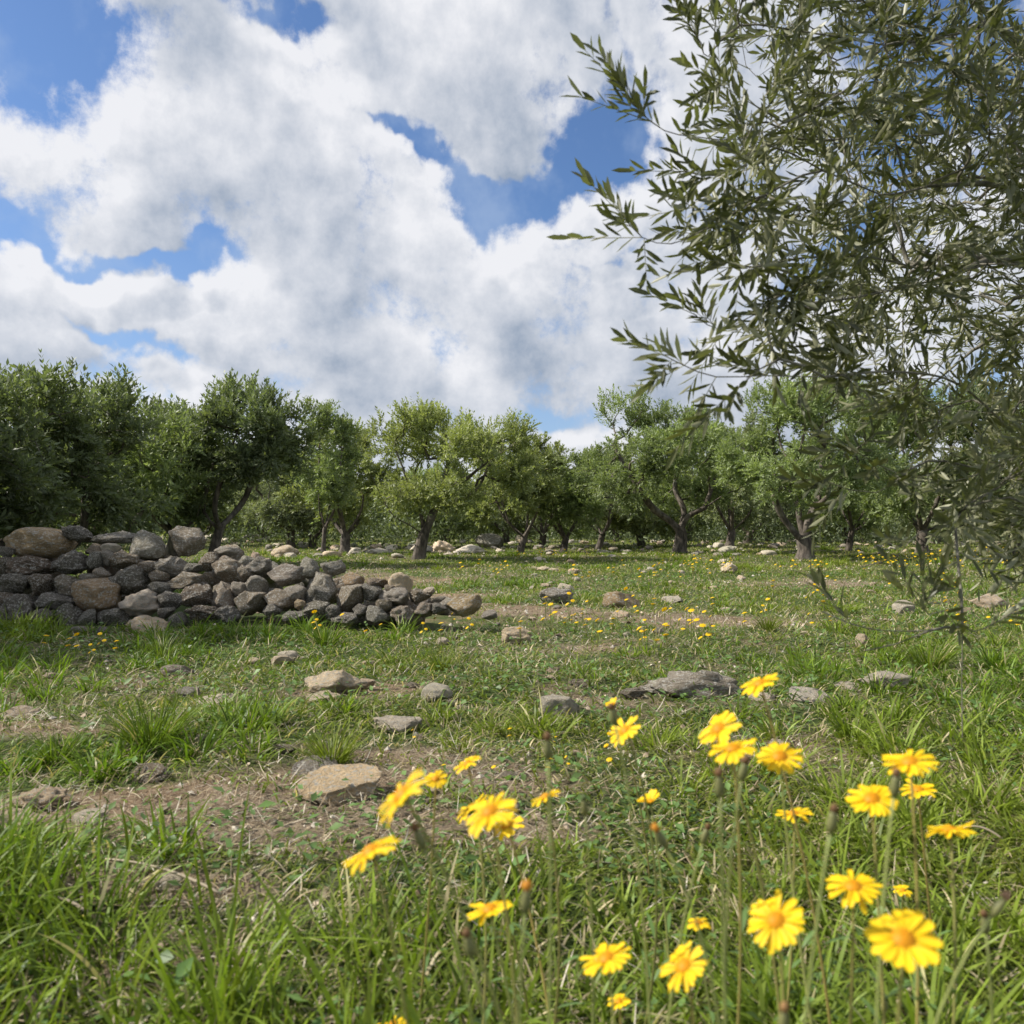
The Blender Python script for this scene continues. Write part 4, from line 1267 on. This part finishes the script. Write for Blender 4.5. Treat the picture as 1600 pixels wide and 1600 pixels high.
# the central olive, limbs traced
d5 = 15.4; k5 = d5 / F
def L5(pts, dy):
    return [np.array([(a - 655) * k5, q, (878 - b) * k5 + .02]) for (a, b), q in zip(pts, dy)]
lim5 = [(L5([(655, 880), (657, 858), (662, 838)], (0, 0, 0)), -1),
        (L5([(662, 838), (676, 806), (684, 780), (692, 752), (700, 712)], (0, .05, .1, .2, .3)), 0),
        (L5([(660, 838), (640, 822), (618, 810), (600, 780), (585, 745)], (0, -.1, -.2, -.3, -.5)), 0),
        (L5([(664, 830), (656, 806), (650, 785), (640, 745)], (0, .2, .4, .7)), 0),
        (L5([(680, 800), (712, 790), (738, 775), (752, 742)], (.1, .0, -.1, -.3)), 1),
        (L5([(690, 772), (722, 772), (742, 768), (766, 720), (782, 700)], (.2, .3, .5, .6, .7)), 1),
        (L5([(684, 780), (720, 760), (755, 735), (800, 705)], (.1, -.3, -.6, -.8)), 1)]
olive('olive_tree', sx(655, d5), d5, 2.98, 1.95, .78, 400, 9, 11, 'fresh', "bright green olive with a dark leaning trunk in the middle of the meadow", lim5, .135, crown_c=(.62, 0), leafW=.021)
d8 = 19.0; k8 = d8 / F
def L8(pts, dy):
    return [np.array([(a - 1062) * k8, q, (868 - b) * k8 + .02]) for (a, b), q in zip(pts, dy)]
lim8 = [(L8([(1062, 870), (1063, 850), (1064, 832)], (0, 0, 0)), -1),
        (L8([(1063, 834), (1048, 818), (1022, 800), (1002, 775), (985, 745)], (0, 0, -.1, -.2, -.4)), 0),
        (L8([(1064, 832), (1074, 810), (1098, 796), (1124, 778), (1150, 765)], (0, 0, -.2, -.3, -.5)), 0),
        (L8([(1068, 820), (1072, 795), (1062, 765), (1070, 725)], (0, .3, .5, .7)), 0),
        (L8([(1098, 796), (1120, 740), (1112, 690), (1112, 665)], (-.2, .1, .2, .3)), 2),
        (L8([(1002, 775), (980, 740), (960, 700)], (-.2, -.1, 0)), 1)]
olive('olive_tree', sx(1062, d8), d8, 3.75, 2.25, .80, 420, 9, 12, 'mid', "wide olive whose trunk forks low into two spreading limbs, right of centre", lim8, .17, crown_c=(-.35, 0), leafW=.022, leafL=.07)
d9 = 15.2; k9 = d9 / F
def L9(pts, dy):
    return [np.array([(a - 1255) * k9, q, (880 - b) * k9 + .02]) for (a, b), q in zip(pts, dy)]
lim9 = [(L9([(1257, 880), (1258, 864), (1256, 848)], (0, 0, 0)), -1),
        (L9([(1256, 850), (1262, 826), (1272, 800), (1284, 775), (1292, 740)], (0, 0, 0, .1, .3)), 0),
        (L9([(1254, 852), (1236, 834), (1222, 815), (1208, 792), (1196, 760)], (0, -.1, -.1, -.2, -.3)), 0),
        (L9([(1256, 846), (1252, 815), (1250, 785), (1238, 740)], (0, .1, .2, .5)), 0),
        (L9([(1272, 800), (1300, 770), (1330, 745)], (0, -.2, -.4)), 1)]
olive('olive_tree', sx(1255, d9), d9, 3.55, 1.85, .75, 420, 9, 13, 'mid', "tall full olive with a split trunk behind the hanging branches at right", lim9, .17, crown_c=(.05, 0), leafW=.021)
# neighbours: px of trunk, distance, height, radius, clear, targets, twigs, tone, radius of base, crown offset px, label
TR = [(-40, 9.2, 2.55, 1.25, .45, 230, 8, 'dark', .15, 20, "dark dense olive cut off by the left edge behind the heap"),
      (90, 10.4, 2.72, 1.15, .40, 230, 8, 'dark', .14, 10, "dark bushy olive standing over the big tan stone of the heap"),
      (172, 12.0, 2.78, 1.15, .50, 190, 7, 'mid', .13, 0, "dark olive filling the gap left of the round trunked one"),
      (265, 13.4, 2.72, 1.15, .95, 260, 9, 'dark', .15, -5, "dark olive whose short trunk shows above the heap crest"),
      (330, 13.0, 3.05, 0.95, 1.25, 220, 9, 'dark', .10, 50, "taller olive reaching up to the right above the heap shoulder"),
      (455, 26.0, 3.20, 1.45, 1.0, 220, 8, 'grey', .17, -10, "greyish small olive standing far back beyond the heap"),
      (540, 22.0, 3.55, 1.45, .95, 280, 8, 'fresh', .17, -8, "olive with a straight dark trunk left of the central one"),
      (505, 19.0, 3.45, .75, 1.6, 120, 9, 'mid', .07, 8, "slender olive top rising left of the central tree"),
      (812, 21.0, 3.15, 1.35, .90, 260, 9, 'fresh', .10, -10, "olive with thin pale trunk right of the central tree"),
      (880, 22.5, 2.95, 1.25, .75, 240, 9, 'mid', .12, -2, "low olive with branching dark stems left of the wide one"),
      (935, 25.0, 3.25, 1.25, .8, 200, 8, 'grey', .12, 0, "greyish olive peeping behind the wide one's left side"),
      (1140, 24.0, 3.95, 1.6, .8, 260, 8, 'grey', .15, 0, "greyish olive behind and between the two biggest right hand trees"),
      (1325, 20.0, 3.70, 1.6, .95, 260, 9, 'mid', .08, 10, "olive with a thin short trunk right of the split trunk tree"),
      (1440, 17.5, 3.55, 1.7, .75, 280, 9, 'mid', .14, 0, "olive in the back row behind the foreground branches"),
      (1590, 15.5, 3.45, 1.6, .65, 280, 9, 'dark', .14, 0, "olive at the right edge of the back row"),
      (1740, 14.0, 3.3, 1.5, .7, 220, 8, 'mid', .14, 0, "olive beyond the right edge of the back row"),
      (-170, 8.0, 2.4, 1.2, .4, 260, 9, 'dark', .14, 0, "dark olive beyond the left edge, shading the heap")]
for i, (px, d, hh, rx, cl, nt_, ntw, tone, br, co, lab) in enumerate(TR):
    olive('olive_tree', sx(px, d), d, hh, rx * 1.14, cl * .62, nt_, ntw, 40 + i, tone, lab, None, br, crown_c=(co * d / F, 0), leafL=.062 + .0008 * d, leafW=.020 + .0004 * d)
# the olive just outside the frame whose shadow lies over the heap
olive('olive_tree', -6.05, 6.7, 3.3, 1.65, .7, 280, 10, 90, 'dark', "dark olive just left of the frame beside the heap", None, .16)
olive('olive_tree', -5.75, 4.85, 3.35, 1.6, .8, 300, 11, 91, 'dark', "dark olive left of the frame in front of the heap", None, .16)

# back rows: three kinds copied
BACK = []
rs = random.Random(3)
src = []
for s_ in range(4):
    o = olive('olive_tree', 0, 0, 3.3, 2.0, .35, 230, 9, 70 + s_, ['grey', 'mid', 'grey', 'fresh'][s_], "small distant olive in the back rows of the grove", None, .15,
              leafL=.10, leafW=.032, nl=12, group="distant olives in the back rows", dens_tw=.32, gz=0)
    src.append(o)
spots = []; RC = [0, 0, 0]
for row, (d, a, b, stp) in enumerate([(27.5, -160, 1780, 165), (34, -100, 1760, 130), (42, -140, 1760, 100)]):
    px = a
    while px < b:
        spots.append((px + rs.uniform(-25, 25), d + rs.uniform(-1.6, 1.6))); px += stp
for i, (px, d) in enumerate(spots):
    s_ = src[i % 4]
    if i < 4: o = s_
    else:
        o = s_.copy(); col.objects.link(o)
        for ch in s_.children:
            c = ch.copy(); col.objects.link(c); c.parent = o
    x_ = sx(px, d); o.location = (x_, d, float(hgt(x_, d)) - .05); o.rotation_euler = (0, 0, rs.uniform(0, 6.28))
    rw = min(range(3), key=lambda k: abs((27.5, 34, 42)[k] - d)); RC[rw] += 1
    o['label'] = "%s distant olive, %s from the left in the %s of the small back rows" % (['greyish', 'green', 'greyish', 'bright'][i % 4], ORD[RC[rw] - 1], ('nearest', 'middle', 'farthest')[rw])
    q = rs.uniform(.85, 1.12); o.scale = (q, q, q * rs.uniform(.92, 1.05))
# the far edge of the grove: a wood nobody could count
rng = np.random.default_rng(8)
n = 150000
a = rng.uniform(-1.0, 1.0, n); dd = 44 + rng.random(n) ** 1.5 * 36
x_ = a * dd; top_ = 2.4 + 1.7 * fbm(x_ * .28, dd * .2, 91, 3)
z_ = -.1 + top_ * rng.random(n) ** 1.25
O = np.stack([x_, dd, z_], -1)
Dd = unit(rng.normal(0, 1, (n, 3)) + np.array([0, 0, .6])); Nn = unit(np.cross(Dd, rng.normal(0, 1, (n, 3)))); Xx = np.cross(Dd, Nn)
sz = rng.uniform(.22, .42, n)[:, None]
Cf = np.array([.13, .16, .085]) * (.7 + .6 * vnoise(x_ * .5, z_ * 1.2, 92)[:, None])
tag(obj('far_wood', inst('far_wood', LT, LTF, O, Xx * sz * .34, Dd * sz, Nn * sz, Cf, M_grove)), "far mass of olive foliage closing the view behind the grove", "wood", kind='stuff')

# low scrub and suckers among the back rows
n = 90000
a = rng.uniform(-.95, .95, n); dd = 24 + rng.random(n) * 22; x_ = a * dd
m_ = sstep(fbm(x_ * .33 + 5, dd * .33, 95, 3), .42, .60); kk = rng.random(n) < m_; x_, dd, m_ = x_[kk], dd[kk], m_[kk]; n = len(x_)
z_ = hgt(x_, dd) + (.25 + 1.25 * m_) * rng.random(n)
O = np.stack([x_, dd, z_], -1)
Dd = unit(rng.normal(0, 1, (n, 3)) + np.array([0, 0, .8])); Nn = unit(np.cross(Dd, rng.normal(0, 1, (n, 3)))); Xx = np.cross(Dd, Nn)
sz = rng.uniform(.10, .2, n)[:, None]
Cf = np.array([.10, .125, .05]) * (.6 + .8 * rng.random((n, 1)))
tag(obj('undergrowth', inst('undergrowth', LT, LTF, O, Xx * sz * .34, Dd * sz, Nn * sz, Cf, M_grove)), "low dull green scrub growing among the back rows", "undergrowth", kind='stuff')

# ------------------------------------------------------------------ the olive overhanging from the right
rng = np.random.default_rng(123)
TX, TY = 3.35, 3.1
root = empty('overhanging_olive_tree', (TX, TY, 0), "big near olive at the right edge, its silvery leafy branches hanging across the view", 'olive tree')
rt = np.array([TX, TY, 0.0])
def A(px, py, d): return at(px, py, d) - rt
fork = np.array([-.15, -.1, 1.35])
LIMB = [([(0, 0, -.05), (.06, .02, .55), (-.05, -.05, 1.0), fork], -1),                              # 0 trunk
        ([fork, A(1900, 330, 3.0), A(1700, 170, 2.8), A(1560, 20, 2.5), A(1480, -60, 2.3)], 0),       # 1 upper limb
        ([fork, A(1850, 520, 2.8), A(1690, 430, 2.6), A(1560, 400, 2.5)], 0),                         # 2 middle limb
        ([fork, A(1900, 700, 2.7), A(1720, 640, 2.4), A(1600, 690, 2.2)], 0),                         # 3 low limb
        ([fork, (.5, .8, 2.2), (1.0, 1.3, 3.0)], 0), ([fork, (.9, -.3, 2.1), (1.6, -.4, 2.8)], 0), ([fork, (-.3, .9, 2.3), (-.7, 1.3, 3.1)], 0),
        # seen branches, upper left: (px, py, depth)
        ([A(1560, 20, 2.5), A(1480, 52, 2.2), A(1390, 62, 2.0), A(1345, 120, 1.9), A(1290, 155, 1.8), A(1230, 186, 1.7), A(1160, 212, 1.62), A(1090, 208, 1.55), A(1040, 198, 1.5), A(1000, 165, 1.47), A(975, 125, 1.45)], 1),
        ([A(1690, 430, 2.6), A(1600, 300, 2.3), A(1480, 285, 2.1), A(1380, 300, 1.9), A(1290, 262, 1.85), A(1200, 300, 1.75), A(1140, 335, 1.65), A(1090, 362, 1.6), A(1050, 378, 1.5), A(1005, 368, 1.47), A(972, 330, 1.45)], 2),
        ([A(1200, 300, 1.75), A(1130, 322, 1.6), A(1090, 322, 1.55), A(1070, 310, 1.5)], 8),
        ([A(1390, 62, 2.0), A(1260, 40, 1.9), A(1160, 30, 1.8), A(1110, 80, 1.7), A(1100, 60, 1.6), A(1080, 30, 1.55)], 7),
        ([A(1230, 186, 1.7), A(1170, 150, 1.62), A(1130, 125, 1.6), A(1110, 110, 1.55)], 7),
        ([A(1290, 262, 1.85), A(1200, 220, 1.75), A(1130, 270, 1.65), A(1070, 262, 1.6)], 8),
        ([A(1560, 400, 2.5), A(1480, 430, 2.1), A(1380, 455, 1.9), A(1290, 470, 1.75), A(1200, 480, 1.65), A(1130, 515, 1.6), A(1085, 488, 1.55)], 2),
        ([A(1480, 430, 2.1), A(1370, 400, 1.9), A(1260, 400, 1.75), A(1180, 415, 1.6), A(1140, 408, 1.55)], 13),
        ([A(1600, 690, 2.2), A(1500, 600, 2.0), A(1400, 580, 1.8), A(1290, 588, 1.6), A(1200, 586, 1.5), A(1120, 588, 1.42), A(1070, 570, 1.4), A(1035, 552, 1.38)], 3),
        ([A(1290, 588, 1.6), A(1220, 560, 1.5), A(1160, 600, 1.45), A(1130, 625, 1.42)], 15),
        ([A(1720, 640, 2.4), A(1620, 700, 2.1), A(1540, 735, 1.95), A(1490, 752, 1.85), A(1400, 738, 1.7), A(1350, 712, 1.6), A(1308, 685, 1.55)], 3),
        ([A(1540, 735, 1.95), A(1450, 720, 1.8), A(1370, 770, 1.65), A(1290, 752, 1.55)], 17),
        ([A(1620, 700, 2.1), A(1560, 760, 1.9), A(1500, 800, 1.7), A(1495, 860, 1.6), A(1500, 920, 1.55), A(1502, 980, 1.5), A(1500, 1060, 1.5), A(1500, 1150, 1.5)], 17),   # hanging
        ([A(1495, 860, 1.6), A(1440, 830, 1.55), A(1400, 870, 1.5), A(1345, 885, 1.5)], 19),
        ([A(1502, 975, 1.5), A(1450, 985, 1.45), A(1400, 1005, 1.42), A(1350, 1016, 1.4)], 19),
        ([A(1450, 985, 1.45), A(1380, 985, 1.42), A(1330, 975, 1.4), A(1284, 955, 1.4)], 21),
        ([A(1500, 940, 1.5), A(1450, 960, 1.45), A(1420, 915, 1.42)], 19),
        ([A(1503, 990, 1.5), A(1540, 980, 1.5), A(1590, 950, 1.5)], 19)]
# foliage volume: left outline of the crown by row of the photograph
edge = [(-200, 1130), (0, 1120), (60, 1150), (110, 1120), (170, 1130), (240, 1120), (300, 1105), (370, 1090), (430, 1180), (480, 1200), (530, 1190), (570, 1190), (600, 1290), (640, 1410), (700, 1440), (760, 1450), (820, 1500), (870, 1540), (910, 1600)]
def edge_at(py):
    for a_, b_ in zip(edge, edge[1:]):
        if a_[0] <= py <= b_[0]: return a_[1] + (b_[1] - a_[1]) * (py - a_[0]) / (b_[0] - a_[0])
    return 1700
tg = []
while len(tg) < 1080:
    py = rng.uniform(-180, 905); e = edge_at(py); px = rng.uniform(e, 1750)
    inn = (px - e) / 300
    d = 1.5 + min(inn, 1) * .35 + rng.random() ** 1.2 * min(inn + .25, 1.0) * 2.1
    if py > 620: d = 1.55 + rng.random() * 1.5
    if rng.random() > .45 + .55 * min(inn, 1): continue
    if py > 560 and rng.random() < .42: continue
    tg.append(A(px, py, d))
# the rest of the crown, outside the frame
while len(tg) < 1410:
    v = rng.normal(0, 1, 3); v = unit(v) * rng.random() ** .4 * np.array([1.9, 1.7, 1.15])
    p = v + np.array([.2, .2, 2.45])
    w_ = p + rt; q = (w_[0] / max(w_[1], .3)) * F + 800
    r_ = HOR - (w_[2] - H) / max(w_[1], .3) * F
    if q < 1620 and r_ > -60: continue
    if w_[1] < .9 and w_[0] < 1.8: continue
    tg.append(p)
tg = np.array(tg)
P, par, tips, dirs = skeleton(LIMB, tg, .07, rng, minz=.05, w_len=.10)
pl = np.zeros(len(P))
for i in range(1, len(P)): pl[i] = pl[par[i]] + np.linalg.norm(P[i] - P[par[i]])
parts, r = wood(P, par, .0011, .15, 1.62, .14, True, 5, np.maximum(.0025, np.where(P[:, 2] < 1.02, np.where(pl < 1.6, 1.0, .0026), np.where(pl < 1.4, 1.0, .048 - .018 * (pl - 1.4)))))
tr = obj('trunk', join(parts, 'trunk', M_twig), root)
# leafy shoots: at every branch end and along thin wood
S = []; D = []; Lg = []
npar = np.array([P[max(q, 0)] for q in par])
kidn = np.bincount(par[par >= 0], minlength=len(P))
isend = kidn == 0
for i in range(len(P)):
    lowz = P[i][2] + 0 < .60
    if lowz and (P[i][2] < .46 or rng.random() < .62): continue
    if isend[i]:
        k = 3
        d = unit(P[i] - P[par[par[i]]] if par[i] >= 0 and par[par[i]] >= 0 else dirs[i])
        S.append(P[i] - d * .01); D.append(d); Lg.append(rng.uniform(.08, .14))
        for _ in range(2):
            S.append(P[i] - d * rng.uniform(.02, .08)); D.append(unit(d + rng.normal(0, .55, 3))); Lg.append(rng.uniform(.07, .15))
    elif r[i] < .0060 and rng.random() < .58:
        d = unit(dirs[i] + unit(rng.normal(0, 1, 3)) * .9 + np.array([0, 0, .1]))
        S.append(P[i]); D.append(d); Lg.append(rng.uniform(.06, .16))
S = np.array(S); D = np.array(D); Lg = np.array(Lg); N = len(S)
# drop shoots that would dangle below the crown's outline in the open gaps of the lower branches
cl = vnoise(S[:, 0] * 2.2, S[:, 2] * 2.2 + S[:, 1] * 1.5, 70)[:, None]
C = np.array([.098, .108, .050]) * (.75 + .55 * cl) + np.array([.035, .030, .008]) * rng.random((N, 1)) ** 2
O, X, Y, Z, C = leaves(S, D, Lg, 12, .045, .0098, rng, C, ang=(.5, .95), upmix=.15, sag=.10)
me = inst('crown', LN, LNF, O, X, Y, Z, C, M_olive)
obj('crown', me, root)
# shoot axes
PR = np.array([(1, 0, 0), (-.5, 0, .87), (-.5, 0, -.87), (.5, 1, 0), (-.25, 1, .4), (-.25, 1, -.4)], float)
PRF = [(0, 1, 4, 3), (1, 2, 5, 4), (2, 0, 3, 5)]
U = unit(np.cross(D, unit(rng.normal(0, 1, D.shape)))); Wv = np.cross(U, D)
Dl = D * Lg[:, None] + np.array([0, 0, -1.0]) * (Lg * .10)[:, None]
obj('shoots', inst('shoots', PR, PRF, S, U * .0010, Dl, Wv * .0010, np.tile(np.array([.34, .33, .20]), (N, 1)), M_stem), root)
print("leaves near", len(O))
